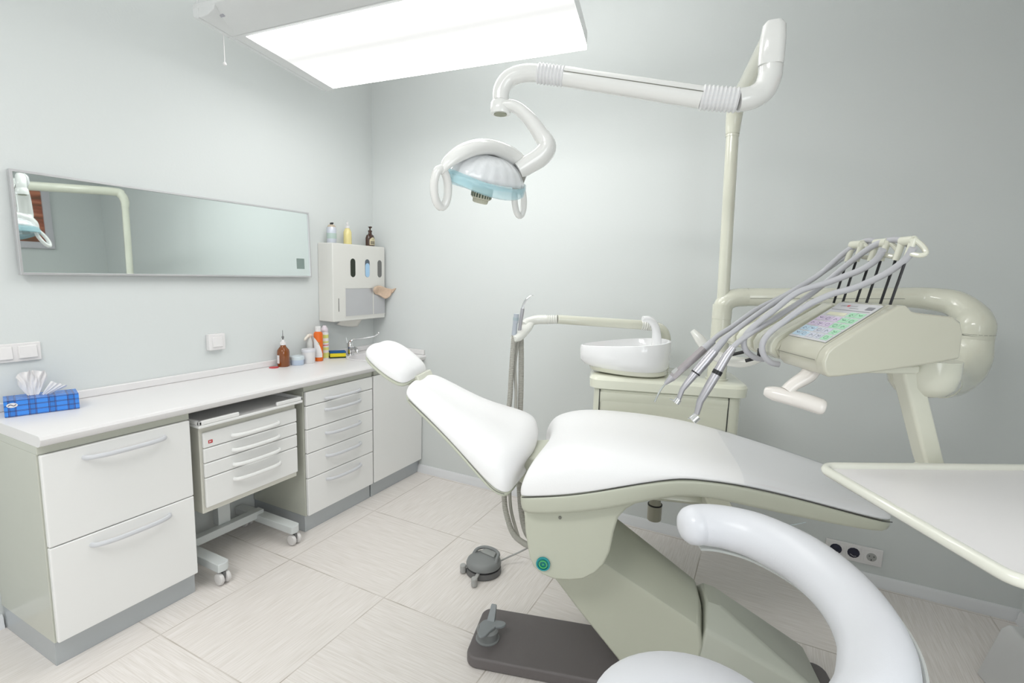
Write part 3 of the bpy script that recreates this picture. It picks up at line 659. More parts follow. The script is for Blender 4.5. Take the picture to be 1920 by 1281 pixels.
# ------------------------------------------------------------------ dental unit box with spittoon (frame turned 16 degrees)
du = thing('dental_unit', 'cream service unit cabinet with spittoon behind the dental chair', 'dental unit', (1.93, -1.14, 0), math.radians(16))
obj('cabinet', G().prism(rrect(.105, .735, .445, .765, .05), 'z', .445, .943), UNITC, du, bevel=.01)
obj('lid', G().loft([[(x, y, .947) for x, y in rrect(.085, .755, .425, .785, .06)], [(x, y, .985) for x, y in rrect(.083, .757, .423, .787, .06)], [(x, y, .996) for x, y in rrect(.09, .75, .430, .780, .055)], [(x, y, 1.000) for x, y in rrect(.10, .74, .44, .770, .05)]]), UNITC, du)
g = G().box(.108, .732, .4445, .4455, .942, .948)
obj('lid_seam', G().prism(rrect(.110, .730, .448, .760, .05), 'z', .9425, .9475), DARK, du)
obj('front_panel', G().prism([(.440, .93), (.440, .90), (.452, .87), (.452, .50), (.440, .46), (.4455, .455), (.46, .455), (.46, .93)], 'x', .135, .675), UNITC, du)
for x_ in (.1305, .6755): obj('panel_gap', G().box(x_, x_ + .004, .442, .452, .46, .94), DARK, du)
# spittoon bowl : egg-shaped
def egg(sc_, z, tilt=0., n=40, cx=.235, cy=.560):
    out = []
    for k in range(n):
        a_ = 2 * PI * k / n; x = math.cos(a_); y = math.sin(a_) * (1 + .30 * x) * .92
        X_ = .205 * x * sc_; out.append((cx + X_, cy + .150 * y * sc_, z + tilt * X_))
    return out
obj('spittoon_base', G().loft([egg(.70, 1.0005, cx=.27), egg(.84, 1.010, cx=.255), egg(.86, 1.028, cx=.25)]), CREAM, du)
obj('spittoon_bowl', G().loft([egg(.84, 1.026, cx=.25), egg(.93, 1.040, .02, cx=.243), egg(.985, 1.065, .05), egg(1.0, 1.10, .08), egg(1.0, 1.128, .10), egg(.985, 1.140, .10), egg(.955, 1.142, .10), egg(.92, 1.128, .10), egg(.86, 1.095, .06), egg(.6, 1.075, .02), egg(.15, 1.068)]), BOWL, du)
obj('drain_plug', G().sphere((.285, .500, 1.105), .016), CREAM2, du)
obj('rinse_spout', G().tube(cr([(.378, .60, 1.11), (.376, .595, 1.17), (.364, .585, 1.222), (.338, .575, 1.250), (.306, .565, 1.254)], 5), lerp_list([.024, .021, .018, .016, .013], 21), 16), BOWL, du)
obj('filter_cup', G().lathe([(.001, .300), (.030, .300), (.033, .305), (.033, .372), (.030, .376), (.026, .384), (.026, .444), (.001, .444)], (.418, .56, 0), 26), mat('cup_beige', (.42, .41, .33), .3), du)
obj('cup_ring', G().lathe([(.031, .374), (.034, .374), (.034, .379), (.031, .379)], (.418, .56, 0), 26), BLACK, du)
obj('unit_support', G().box(.60, .70, .12, .50, .46, .52), CREAM, du, bevel=.01)
# mounting post (lower, thick) and light pole
obj('post', G().lathe([(.048, 1.0005), (.048, 1.006), (.041, 1.008), (.040, 1.27), (.041, 1.271), (.041, 1.335), (.001, 1.336)], (.642, .555, 0), 28), CREAM, du)

# ------------------------------------------------------------------ delivery arm from the post to the console (world coordinates)
def wl(p, O=(2.708, -1.482), a_=30):
    a_ = math.radians(a_); return Vector((O[0] + p[0] * math.cos(a_) - p[1] * math.sin(a_), O[1] + p[0] * math.sin(a_) + p[1] * math.cos(a_), p[2]))
PO = wl((.642, .555, 0), (1.93, -1.14), 16)
dc = thing('delivery_console', 'cream instrument console with coloured keypad on a jointed arm', 'dental console', (2.708, -1.482, 0), math.radians(30))
Minv = (Matrix.Translation((2.708, -1.482, 0)) @ Matrix.Rotation(math.radians(30), 4, 'Z')).inverted()
def L2(p): return tuple(Minv @ Vector(p))
a1 = [(PO.x, PO.y, 1.275), (PO.x, PO.y, 1.31), (PO.x + .010, PO.y + .004, 1.342), (PO.x + .042, PO.y + .018, 1.363), (PO.x + .09, PO.y + .038, 1.370)]
run = [(PO.x + .09, PO.y + .038, 1.370), (3.05, -.245, 1.392)]
elb = [(3.05, -.245, 1.392), (3.14, -.230, 1.392), (3.225, -.26, 1.378), (3.268, -.310, 1.335), (3.275, -.345, 1.30), (3.275, -.345, 1.27)]
obj('arm_elbow', G().tube([L2(p) for p in cr(a1, 6)], .0405, 24), CREAM, dc)
obj('swing_arm', G().tube([L2(p) for p in run], .0395, 24), CREAM, dc)
obj('outer_elbow', G().tube([L2(p) for p in cr(elb, 7)], lerp_list([.0395, .044, .050, .056, .061, .0618], 36), 24), CREAM, dc)
obj('lower_joint', G().tube([L2(p) for p in cr([(3.275, -.345, 1.268), (3.275, -.345, 1.235), (3.270, -.37, 1.18), (3.240, -.43, 1.135), (3.18, -.54, 1.112), (3.11, -.70, 1.125)], 6)], lerp_list([.0618, .0620, .063, .062, .058, .054], 31), 24), CREAM, dc)
obj('spring_arm', G().tube([L2((3.12, -.68, 1.122)), L2((2.98, -1.07, 1.21))], .050, 24), CREAM2, dc)
ln = G()
for pts in ([(PO.x + .09, PO.y + .038, 1.370), (3.05, -.245, 1.392)],):
    n_ = Vector((.454, -.89, 0)).normalized() * .0395
    ln.tube([L2(Vector(p) + n_ + Vector((0, 0, -.004))) for p in pts], .0012, 6)
obj('arm_seam', ln, SEAM, dc)
g = G()
for c_, ax_ in ((Vector(run[0]), Vector((.89, .454, .02))), (Vector(run[1]), Vector((.89, .454, 0)))):
    ax_.normalize(); obj('joint_line', G().tube([L2(c_ - ax_ * .0006), L2(c_ + ax_ * .0006)], .0398, 24), SEAM, dc)
obj('joint_line', G().tube([L2((3.275, -.345, 1.2680)), L2((3.275, -.345, 1.2692))], .0624, 24), SEAM, dc)
# housing pouch under the console
obj('arm_housing', G().loft([[(.330 + a_ * .072 * k, .11 + b_ * .080 * k, z) for a_, b_ in [(math.cos(2 * PI * i / 24), math.sin(2 * PI * i / 24)) for i in range(24)]] for z, k in ((1.26, 1.0), (1.22, 1.0), (1.192, .92), (1.172, .72), (1.163, .35))]), CREAM, dc)
# console body
side = [(.006, 1.226), (-.008, 1.240), (-.012, 1.262), (-.006, 1.284), (.006, 1.298), (.150, 1.396), (.172, 1.397), (.184, 1.384), (.198, 1.381), (.285, 1.374), (.306, 1.362), (.316, 1.335), (.317, 1.276), (.25, 1.262), (.115, 1.240), (.03, 1.228)]
obj('side_cheek', G().prism(side, 'y', .001, .030), CONS, dc, bevel=.007, seg=3, ang=50)
mid = [(p_[0] + (.003 if p_[0] < .1 else 0), p_[1] - .001 if p_[1] > 1.3 else p_[1] + .001) for p_ in side]
obj('console_body', G().prism(mid, 'y', .0305, .185), CONS, dc, bevel=.004, ang=50)
obj('rear_body', G().prism([(.10, 1.262), (.08, 1.30), (.150, 1.390), (.185, 1.38), (.28, 1.372), (.30, 1.355), (.305, 1.285), (.20, 1.262)], 'y', .186, .46), CONS, dc, bevel=.006, ang=50)
# instrument holder rolls with hose channels between
sl = [(.03, 1.232), (.0, 1.236), (-.022, 1.250), (-.026, 1.272), (-.016, 1.292), (.0, 1.304), (.135, 1.388), (.15, 1.38), (.15, 1.27)]
for i, (t0, t1) in enumerate(((.200, .240), (.258, .288), (.304, .334), (.350, .385), (.40, .47))):
    obj('instrument_holder', G().prism(sl, 'y', t0, t1), CREAM, dc, bevel=.006, seg=3, ang=50)
obj('holder_floor', G().prism([(.03, 1.240), (.0, 1.244), (-.010, 1.262), (.0, 1.284), (.125, 1.366), (.15, 1.27)], 'y', .186, .462), CONS, dc)
obj('holder_slot', G().box(-.0275, -.012, .244, .254, 1.225, 1.256).tube([(-.02, .249, 1.232), (-.055, .262, 1.218)], .005, 8).tube([(-.02, .34, 1.232), (-.06, .36, 1.216)], .005, 8), BLACK, dc)
obj('front_seam', G().tube([(-.0125, .032, 1.262), (-.0125, .184, 1.262)], .0008, 6), SEAM, dc)
# keypad
kd = Vector((.144, 0, .098)).normalized(); kn = Vector((-kd.z, 0, kd.x)); k0 = Vector((.012, .036, 1.3024))
def kp(a_, b_, h_=0): return tuple(k0 + kd * a_ + Vector((0, b_, 0)) + kn * h_)      # a up the slope, b across
def kbox(g, a0, a1, b0, b1, h0, h1): g.loft([[kp(a0, b0, h0), kp(a1, b0, h0), kp(a1, b1, h0), kp(a0, b1, h0)], [kp(a0, b0, h1), kp(a1, b0, h1), kp(a1, b1, h1), kp(a0, b1, h1)]])
g = G(); kbox(g, 0, .158, 0, .142, .0, .0022); kpad = obj('keypad', g, mat('keypad_grey', (.66, .66, .68), .2), dc)
kpad['label'] = 'pale grey membrane keypad with green, purple and blue keys'
GRN = mat('key_green', (.42, .72, .50), .3); PUR = mat('key_purple', (.66, .56, .72), .3); BLU = mat('key_blue', (.52, .68, .80), .3); GRK = mat('key_grey', (.60, .62, .70), .3); INK = mat('key_ink', (.08, .09, .16), .4); GINK = mat('green_ink', (.02, .16, .06), .4)
ah = .019; rows_ = [.006 + i * .0235 for i in range(5)]; cols = [.004 + i * .0275 for i in range(5)]
def key(a0, b0, m_, ink, kind):
    g = G(); kbox(g, a0, a0 + ah, b0, b0 + .024, .0023, .0030); g.mi = 1
    ca, cb = a0 + ah / 2, b0 + .012
    if kind % 3 == 0: g.tube([kp(ca + .005 * math.cos(x), cb + .006 * math.sin(x), .0031) for x in [2 * PI * k / 14 for k in range(15)]], .0004, 5)
    elif kind % 3 == 1: g.tube([kp(ca + .004, cb + .006, .0031), kp(ca - .001, cb, .0031), kp(ca + .002, cb - .007, .0031)], .0006, 5)
    else: g.tube([kp(ca - .004, cb + .004, .0031), kp(ca + .003, cb, .0031), kp(ca - .002, cb - .006, .0031)], .0005, 5); 
    if kind % 2: g.tube([kp(ca - .005, cb + .003, .0031), kp(ca - .005, cb - .003, .0031)], .0005, 5)
    obj('key', g, [m_, ink], kpad)
# b = 0 is the near (right-hand) edge in the photo, so green keys take the first columns
for i in (0, 1): key(rows_[i], cols[0], GRN, GINK, i)
for i in (2, 3, 4):
    for j in (0, 1): key(rows_[i], cols[j], GRN, GINK, i + j)
for i in (0, 1):
    for j in (1, 2, 3, 4): key(rows_[i], cols[j], GRK if j < 3 else BLU, INK, i + j)
for i in (2, 3):
    for j in (2, 3, 4): key(rows_[i], cols[j], PUR, INK, i * 2 + j)
g = G(); kbox(g, rows_[4] + .002, rows_[4] + .014, cols[2] + .004, cols[4] + .012, .0023, .0032); o = obj('display_strip', g, mat('pale_yellow', (.78, .78, .60), .25), kpad)
g = G(); kbox(g, .126, .1275, .006, .136, .0023, .0027); kbox(g, .134, .146, .008, .030, .0023, .0030); obj('header_line', g, mat('print_grey', (.26, .26, .28), .4), kpad)
g = G(); kbox(g, .142, .148, .092, .100, .0023, .0028); obj('red_mark', g, mat('mark_red', (.7, .1, .12), .4), kpad)
g = G()
for k in range(9): kbox(g, .144, .146, .066 + k * .0028, .068 + k * .0028, .0023, .0027)
for k in range(10): kbox(g, .135, .1375, .054 + k * .003, .056 + k * .003, .0023, .0027)
for k in range(4): kbox(g, .142, .147, .104 + k * .005, .107 + k * .005, .0023, .0027)
obj('header_print', g, mat('print_light', (.45, .45, .47), .4), kpad)
# handle below the console
g = G().tube(cr([(.034, .105, 1.235), (.022, .10, 1.212), (-.012, .10, 1.188), (-.030, .10, 1.170)], 5), lerp_list([.028, .023, .019, .018], 16), 14, flat=.8)
g.tube(cr([(-.068, .130, 1.162), (-.050, .115, 1.160), (.0, .075, 1.152), (.030, .050, 1.144), (.038, .044, 1.142)], 5), lerp_list([.012, .022, .024, .0235, .013], 21), 16, flat=.85)
obj('grip_handle', g, mat('handle_pink_white', (.80, .76, .72), .2, coat=.3), dc)
# left-hand grip seen behind the handpieces
g = G().tube(cr([(-.125, .47, 1.278), (-.108, .455, 1.255), (-.085, .44, 1.225), (-.05, .415, 1.200), (-.005, .37, 1.195), (.03, .335, 1.213)], 5), lerp_list([.008, .015, .018, .018, .016, .009], 26), 14)
obj('far_grip', g, CREAM2, dc)
# tray support
g = G().loft([[(s0_ + a_ * .026, t0_ + b_ * .022, z) for a_, b_ in rrect(-1, 1, -1, 1, .35)] for s0_, t0_, z in ((.258, .085, 1.262), (.270, .085, 1.215), (.352, .085, 1.01), (.364, .085, .985))])
obj('tray_support', g, CREAM, dc, ang=50)
obj('support_collar', G().box(.12, .27, .05, .12, 1.228, 1.252), CREAM, dc, bevel=.008)
# whip arms: 3 heads on pairs of black rods
for i, (ta, tb_) in enumerate(((.050, .080), (.125, .160), (.208, .242))):
    wa = G(); tops = []
    for tt in (ta, tb_):
        b0 = Vector((.168, tt, 1.386)); b1 = Vector((.176, tt - .022, 1.502)); tops.append(b1); wa.tube([b0, b1], .0030, 8)
    o = obj('whip_rod', wa, BLACK, dc)
    hg = G()
    for tp in tops:
        hg.tube([tp - Vector((0, 0, .002)), tp + Vector((.003, -.006, .030)), tp + Vector((.004, -.008, .046))], [.0074, .0076, .0084], 12)
    hg.tube([tops[0] + Vector((.004, -.010, .042)), tops[1] + Vector((.004, -.006, .042))], .0105, 14)
    c0_ = tops[0]
    hg.tube(cr([c0_ + Vector((.004, -.008, .046)), c0_ + Vector((.016, -.022, .028)), c0_ + Vector((.018, -.030, .012)), c0_ + Vector((.008, -.024, .008)), c0_ + Vector((-.001, -.012, .012))], 4), .0058, 10)
    obj('whip_head', hg, CREAM, dc)
hoses = {'A': [(.242, .21, 1.548), (.23, .23, 1.55), (.225, .26, 1.539), (.211, .27, 1.521), (.144, .3, 1.456), (.071, .31, 1.404), (-.004, .32, 1.36), (-.072, .32, 1.308), (-.113, .32, 1.28), (-.132, .32, 1.258)],
 'B': [(.209, .150, 1.542), (.197, .16, 1.551), (.191, .18, 1.552), (.173, .22, 1.529), (.134, .26, 1.467), (.069, .27, 1.417), (.006, .275, 1.372), (-.058, .28, 1.321), (-.102, .28, 1.285), (-.119, .28, 1.268)],
 'C': [(.196, .045, 1.534), (.192, .06, 1.545), (.183, .09, 1.549), (.17, .13, 1.535), (.151, .19, 1.487), (.121, .22, 1.44), (.078, .235, 1.396), (.001, .24, 1.338), (-.054, .24, 1.302), (-.092, .24, 1.273), (-.113, .24, 1.25)],
 'D': [(.16, .08, 1.525), (.161, .1, 1.501), (.151, .13, 1.478), (.137, .16, 1.463), (.106, .19, 1.442), (.05, .22, 1.415), (-.01, .228, 1.361), (-.052, .240, 1.318), (-.070, .249, 1.285), (-.066, .249, 1.255), (-.040, .249, 1.232), (-.01, .249, 1.226)],
 'E': [(.176, .012, 1.527), (.175, .03, 1.5), (.162, .07, 1.466), (.133, .12, 1.433), (.096, .155, 1.413), (.044, .172, 1.380), (-.004, .182, 1.338), (-.036, .190, 1.305), (-.050, .192, 1.277), (-.046, .192, 1.25), (-.025, .192, 1.228), (0, .192, 1.222)]}
for k in 'DE': o = obj('stowed_hose', G().tube(cr(hoses[k], 6), .0080, 14), HOSE, dc)

# ------------------------------------------------------------------ handpieces with their hoses
HL = {'A': ('slim hexagonal grey air-water syringe with bent tip, leftmost at the console', 'syringe'),
      'B': ('slim steel handpiece with small angled head between the syringe and the black-ringed handpiece', 'handpiece'),
      'C': ('steel turbine handpiece with black ring, nearest the keypad', 'handpiece')}
def hp(kind, name):
    t = thing(name, HL[kind][0], HL[kind][1], (2.708, -1.482, 0), math.radians(30), 'instruments hanging at the console')
    obj('hose', G().tube(cr(hoses[kind], 6), .0074, 14), HOSE, t)
    return t
t = hp('A', 'air_water_syringe')
obj('sleeve', G().tube([(-.125, .32, 1.265), (-.150, .32, 1.241)], [0.0097, 0.0111], 14), HOSE, t)
obj('body', G().tube([(-.150, .32, 1.241), (-.238, .32, 1.155)], [.0130, .0118], 6), STEELB, t)
obj('button_block', G().tube([(-.222, .32, 1.178), (-.236, .32, 1.165)], 0.0094, 4), CHROME, t)
obj('nose', G().tube([(-.238, .32, 1.155), (-.258, .32, 1.135)], [0.0114, 0.0046], 12), STEEL, t)
obj('tip', G().tube(cr([(-.257, .32, 1.136), (-.272, .32, 1.113), (-.285, .32, 1.081)], 4), [.0028] * 9, 8), CHROME, t)
t = hp('B', 'dental_handpiece')
obj('sleeve', G().tube([(-.108, .28, 1.280), (-.140, .28, 1.238)], [0.0091, 0.0111], 14), HOSE, t)
obj('motor', G().tube([(-.138, .28, 1.241), (-.160, .28, 1.212), (-.186, .28, 1.178)], [0.0127, 0.0138, 0.0130], 18), STEEL, t)
obj('motor_ring', G().tube([(-.186, .28, 1.1785), (-.188, .28, 1.1755)], 0.0135, 18), BLACK, t)
obj('neck', G().tube([(-.188, .28, 1.176), (-.212, .28, 1.143), (-.222, .28, 1.128), (-.231, .28, 1.098)], [0.0111, 0.0088, 0.0072, 0.0065], 14), STEEL, t)
obj('head', G().tube([(-.230, .28, 1.100), (-.238, .28, 1.088)], 0.0094, 14).tube([(-.232, .284, 1.092), (-.254, .285, 1.099)], 0.0016, 6), CHROME, t)
t = hp('C', 'dental_handpiece')
obj('coupling', G().tube([(-.105, .24, 1.258), (-.120, .24, 1.235), (-.143, .24, 1.189)], [0.0097, 0.0117, 0.0123], 16), STEEL, t)
obj('black_ring', G().tube([(-.141, .24, 1.193), (-.146, .24, 1.182)], 0.0133, 18), BLACK, t)
obj('grip', G().tube([(-.146, .24, 1.182), (-.165, .24, 1.145), (-.185, .24, 1.105), (-.192, .24, 1.068)], [0.0127, 0.0120, 0.0096, 0.0073], 18), STEEL, t)
obj('head', G().tube([(-.190, .24, 1.062), (-.203, .24, 1.050)], [0.0120, 0.0127], 16).tube([(-.197, .246, 1.054), (-.212, .248, 1.053)], 0.0016, 6), CHROME, t)

# ------------------------------------------------------------------ instrument tray in front
t = thing('instrument_tray', 'large empty cream-rimmed instrument tray at the right edge', 'tray', (2.708, -1.482, 0), math.radians(30))
tp_ = rrect(-.010, .56, -.47, -.022, .035)
obj('tray_plate', G().prism(rrect(-.004, .554, -.464, -.028, .03), 'z', 1.012, 1.020), TRAYM, t)
obj('bracket_pad', G().box(.33, .40, -.10, -.04, .990, 1.0115), TRAYE, t)
g = G().tube([Vector((x, y, 1.021)) for x, y in tp_ + tp_[:1]], .0105, 12, cap=False)
obj('rim', g, TRAYE, t)
obj('under_bracket', G().box(.33, .40, -.10, .105, .968, .990), TRAYE, t, bevel=.008)

# ------------------------------------------------------------------ assistant arm with suction hoses (unit frame)
t = thing('assistant_arm', 'cream jointed assistant arm with holder for the suction hoses', 'dental arm', (1.93, -1.14, 0), math.radians(16))
obj('riser', G().tube(cr([(.436, .740, 1.0005), (.436, .740, 1.11), (.430, .738, 1.165), (.405, .728, 1.198), (.360, .715, 1.210)], 6), .0225, 18), CREAM, t)
obj('pleated_joint', G().corr([(.360, .715, 1.210), (.308, .702, 1.214)], .0235, 18, .009, .002), CREAM2, t)
obj('forearm', G().tube([(.308, .702, 1.214), (-.085, .585, 1.232)], [.0235, .0215], 18), CREAM, t)
obj('pleated_joint', G().corr([(-.085, .585, 1.232), (-.135, .580, 1.229)], .0215, 18, .009, .002), CREAM2, t)
obj('wrist', G().tube(cr([(-.135, .580, 1.229), (-.185, .57, 1.226), (-.225, .545, 1.212), (-.238, .51, 1.200)], 5), lerp_list([.022, .022, .022, .022], 16), 16), CREAM2, t)
obj('holder', G().tube(cr([(-.205, .56, 1.212), (-.222, .52, 1.192), (-.236, .475, 1.172), (-.252, .435, 1.155), (-.262, .415, 1.150)], 5), lerp_list([.016, .030, .031, .030, .018], 21), 16, flat=.75), CREAM2, t)
U = lambda p: wl(p, (1.93, -1.14), 16)
def shose(name, label, pts, rad, body, ribs=True):
    t = thing(name, label, 'suction hose' if ribs else 'syringe', (0, 0, 0), 0, 'hoses hanging from the assistant arm')
    P = cr([U(p) if len(p) == 3 else p for p in pts], 8)
    obj('hose', (G().corr(P, rad, 12, .008, .0009) if ribs else G().tube(P, rad, 12)), SUCT, t)
    body(t); return t
def b1(t):
    obj('suction_tip', G().tube([U((-.262, .425, 1.165)), U((-.258, .425, 1.22)), U((-.257, .425, 1.222)), U((-.254, .425, 1.262))], [.012, .011, .0125, .0120], 16), mat('grey_blue_plastic', (.50, .54, .60), .3), t)
    obj('tip_ring', G().tube([U((-.2565, .425, 1.232)), U((-.2555, .425, 1.246))], .0132, 16), mat('teal_grey', (.42, .50, .54), .3), t)
def b2(t):
    obj('syringe_body', G().tube([U((-.245, .455, 1.17)), U((-.232, .455, 1.285))], [.0085, .0095], 8), STEEL, t)
    obj('syringe_tip', G().tube(cr([U((-.232, .455, 1.285)), U((-.222, .455, 1.318)), U((-.200, .455, 1.342)), U((-.185, .455, 1.347))], 4), lerp_list([.007, .006, .003, .0015], 13), 10), CHROME, t)
def b3(t):
    obj('hose_end', G().tube([U((-.238, .47, 1.16)), U((-.238, .47, 1.185))], .010, 12), SWITCH, t)
ch15 = lambda p: wl(p, (1.93, -1.14), 15)
shose('suction_hose', 'thick ribbed suction hose hanging left, with grey blue tip', [(-.262, .425, 1.165), (-.268, .42, 1.0), (-.272, .42, .86), (-.280, .38, .72), (-.262, .30, .47), (-.232, .24, .385), (-.18, .17, .34), (-.08, .06, .36)], .0115, b1)
shose('suction_hose', 'ribbed beige suction hose hanging right of the thin syringe hose', [(-.238, .47, 1.16), (-.232, .47, 1.0), (-.228, .46, .86), (-.222, .42, .70), (-.202, .36, .46), (-.165, .28, .34), (-.11, .17, .34), (-.05, .08, .44)], .0125, b3)
shose('syringe_hose', 'thin grey hose with steel syringe standing in the assistant holder', [(-.245, .455, 1.17), (-.256, .44, 1.02), (-.245, .43, .88), (-.240, .38, .68), (-.235, .30, .46), (-.20, .25, .35), (-.14, .15, .32), (-.055, .06, .42)], .0070, b2, ribs=False)

# ------------------------------------------------------------------ operating light
ol = thing('operating_light', 'white dental operating light on a double-jointed arm with blue visor', 'operating light', (PO.x, PO.y, 0))
def OL(p): return (p[0] - PO.x, p[1] - PO.y, p[2])
obj('pole', G().tube([OL((PO.x, PO.y, 1.337)), OL((PO.x - .02, PO.y + .012, 2.06))], [.0255, .0255], 22), CREAM, ol)
px_, py_ = PO.x - .02, PO.y + .012
obj('pole_collar', G().tube([OL((px_, py_, 2.045)), OL((px_, py_, 2.052))], .0275, 22), CREAM, ol)
obj('horizontal_arm', G().tube([OL(p) for p in cr([(px_, py_, 2.055), (px_, py_, 2.11), (px_ + .006, py_ - .02, 2.155), (px_ + .025, py_ - .08, 2.175), (px_ + .130, py_ - .60, 2.150), (px_ + .134, py_ - .615, 2.149)], 6)], lerp_list([.0275, .032, .034, .034, .034, .030], 31), 22), CREAM, ol)
J = (2.517, -1.066)
obj('joint_housing', G().loft([[OL((J[0] + a_ * rx, J[1] + b_ * ry, z)) for a_, b_ in rrect(-1, 1, -1, 1, .6)] for z, rx, ry in ((2.0745, .034, .034), (2.088, .035, .036), (2.145, .035, .040), (2.180, .032, .038), (2.194, .023, .028))]), LAMPW, ol)
obj('arm_elbow', G().tube([OL(p) for p in cr([(J[0], J[1], 2.075), (J[0], J[1] - .001, 2.044), (J[0] - .013, J[1] - .009, 2.007), (J[0] - .042, J[1] - .023, 1.985), (J[0] - .079, J[1] - .038, 1.977)], 7)], .0335, 24), LAMPW, ol)
E0 = Vector((J[0] - .079, J[1] - .038, 1.977)); E1 = Vector((2.335, -1.128, 1.991)); E2 = Vector((1.925, -1.230, 2.073)); E3 = Vector((1.843, -1.262, 2.084))
obj('pleated_sleeve', G().corr([OL(E0), OL(E1)], .0345, 24, .0110, .0026), mat('sleeve_white', (.82, .82, .83), .35), ol)
obj('spring_arm', G().tube([OL(E1), OL(E2)], [.0330, .0300], 24), LAMPW, ol)
obj('pleated_sleeve', G().corr([OL(E2), OL(E3)], .0300, 24, .0110, .0024), MATS['sleeve_white'], ol)
obj('front_elbow', G().tube([OL(p) for p in cr([E3, (1.802, -1.283, 2.081), (1.762, -1.297, 2.067), (1.740, -1.306, 2.034), (1.738, -1.308, 1.998)], 7)], lerp_list([.0270, .0275, .0275, .027, .0265], 29), 24), LAMPW, ol)
sd = Vector((.30, -.95, 0)).normalized()
g = G().tube([OL(E1 + sd * .0345 + Vector((0, 0, .006))), OL(E2 + sd * .0300 + Vector((0, 0, .006)))], .0012, 6)
obj('arm_seam', g, SEAM, ol)
# swan-neck bracket
gn = [(1.740, -1.307, 1.981), (1.781, -1.292, 1.979), (1.826, -1.274, 1.943), (1.863, -1.259, 1.894), (1.885, -1.253, 1.856), (1.869, -1.263, 1.823), (1.833, -1.286, 1.794), (1.807, -1.303, 1.773)]
obj('yoke', G().tube([OL(p) for p in cr(gn, 7)], lerp_list([.030, .034, .036, .037, .040, .040, .036, .033], 50), 20, flat=lerp_list([.55, .55, .62, .70, .75, .75, .80, .80], 50), up=(.1, 0, 1)), LAMPW, ol)
obj('yoke_socket', G().lathe([(.032, 1.957), (.034, 1.968), (.032, 1.990), (.027, 1.998), (.001, 1.998)], OL((1.738, -1.308, 0)), 24), LAMPW, ol)
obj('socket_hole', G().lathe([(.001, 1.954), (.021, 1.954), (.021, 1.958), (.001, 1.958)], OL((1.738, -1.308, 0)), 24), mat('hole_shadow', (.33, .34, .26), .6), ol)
obj('yoke_pivot', G().tube([OL((1.815, -1.295, 1.770)), OL((1.796, -1.292, 1.722))], [.018, .020], 12), mat('pivot_grey', (.30, .30, .27), .5), ol)
# head: local frame, X from left grip to right grip
hl = Vector((1.685, -1.527, 1.726)); hr = Vector((1.784, -1.234, 1.728)); hx = (hr - hl).normalized(); vw = Vector((2.573, -2.828, 1.442)) - (hl + hr) / 2
hz_ = (Vector((0, 0, 1)) - hx * hx.z).normalized(); 
hz_ = (Matrix.Rotation(math.radians(17), 3, hx) @ hz_).normalized(); hy_ = hz_.cross(hx)
HC_ = (hl + hr) / 2
HS = .96
def HP(x, y, z): p = HC_ + (hx * x + hy_ * y + hz_ * z) * HS; return OL(p)
rings = []
for k in range(9):
    a_ = k / 8 * PI / 2 * .93; rz = math.sin(a_); rr_ = math.cos(a_)
    rings.append([HP(.150 * rr_ * math.cos(b_) * (1 + .018 * math.cos(20 * b_)), .085 * rr_ * math.sin(b_) * (1 + .018 * math.cos(20 * b_)), .006 + .082 * rz) for b_ in [2 * PI * i / 80 for i in range(80)]])
obj('reflector', G().loft(rings, cap=False), mat('reflector_facets', (.90, .92, .94), .12, alpha=.93, coat=.5, bump=.6, bscale=55), ol, solid=.003)
g = G(); g.loft([[HP(s_ * .160 * math.cos(b_), s_ * .095 * math.sin(b_), z_ - .010 * math.cos(b_) ** 2 * 0 + .010 * math.cos(2 * b_)) for b_ in [2 * PI * i / 48 for i in range(48)]] for s_, z_ in ((.985, .012), (1.0, -.002), (.985, -.022), (.93, -.026))], cap=False)
obj('blue_visor', g, BLUEC, ol, solid=.0025)
obj('visor_plate', G().loft([[HP(s_ * .155 * math.cos(b_), s_ * .090 * math.sin(b_), -.014 + .010 * math.cos(2 * b_)) for b_ in [2 * PI * i / 48 for i in range(48)]] for s_ in (1, .6, .2, .01)], cap=False), clear('visor_clear', (.55, .82, .92), .06, .30), ol)
g = G().lathe([(.034, -.016), (.034, -.026), (.032, -.030), (.032, -.046), (.030, -.050), (.024, -.052), (.024, -.062), (.022, -.064), (.001, -.064)], n=30)
for k in range(22):
    a_ = 2 * PI * k / 22; g.tube([(.0328 * math.cos(a_), .0328 * math.sin(a_), -.028), (.0312 * math.cos(a_), .0312 * math.sin(a_), -.047)], .0016, 5)
    g.tube([(.0246 * math.cos(a_), .0246 * math.sin(a_), -.052), (.0236 * math.cos(a_), .0236 * math.sin(a_), -.062)], .0012, 5)
Mh = Matrix(((hx.x, hy_.x, hz_.x, 0), (hx.y, hy_.y, hz_.y, 0), (hx.z, hy_.z, hz_.z, 0), (0, 0, 0, 1)))
Mh.translation = Vector(HP(-.020, -.01, 0))
g.xf(Mh); obj('lamp_socket', g, mat('socket_beige', (.55, .54, .44), .35), ol)
g = G()
for k in range(22):
    a_ = 2 * PI * (k + .5) / 22; g.tube([(.0322 * math.cos(a_), .0322 * math.sin(a_), -.030), (.0310 * math.cos(a_), .0310 * math.sin(a_), -.046)], .0024, 5)
g.xf(Mh); obj('vent_slot', g, mat('vent_green', (.05, .08, .05), .6), ol)
bow = [(-.200, -.012, .004), (-.178, -.012, .040), (-.135, -.012, .075), (-.075, -.008, .102), (-.01, -.004, .112), (.06, 0, .106), (.115, .004, .088), (.140, .006, .055), (.150, .006, .018)]
obj('carrying_bow', G().tube([HP(*p) for p in cr(bow, 7)], lerp_list([.009, .023, .030, .031, .031, .033, .036, .032, .016], 57), 20, flat=lerp_list([.7, .7, .72, .75, .75, .8, .8, .9, .9], 57), up=tuple(hz_)), LAMPW, ol)
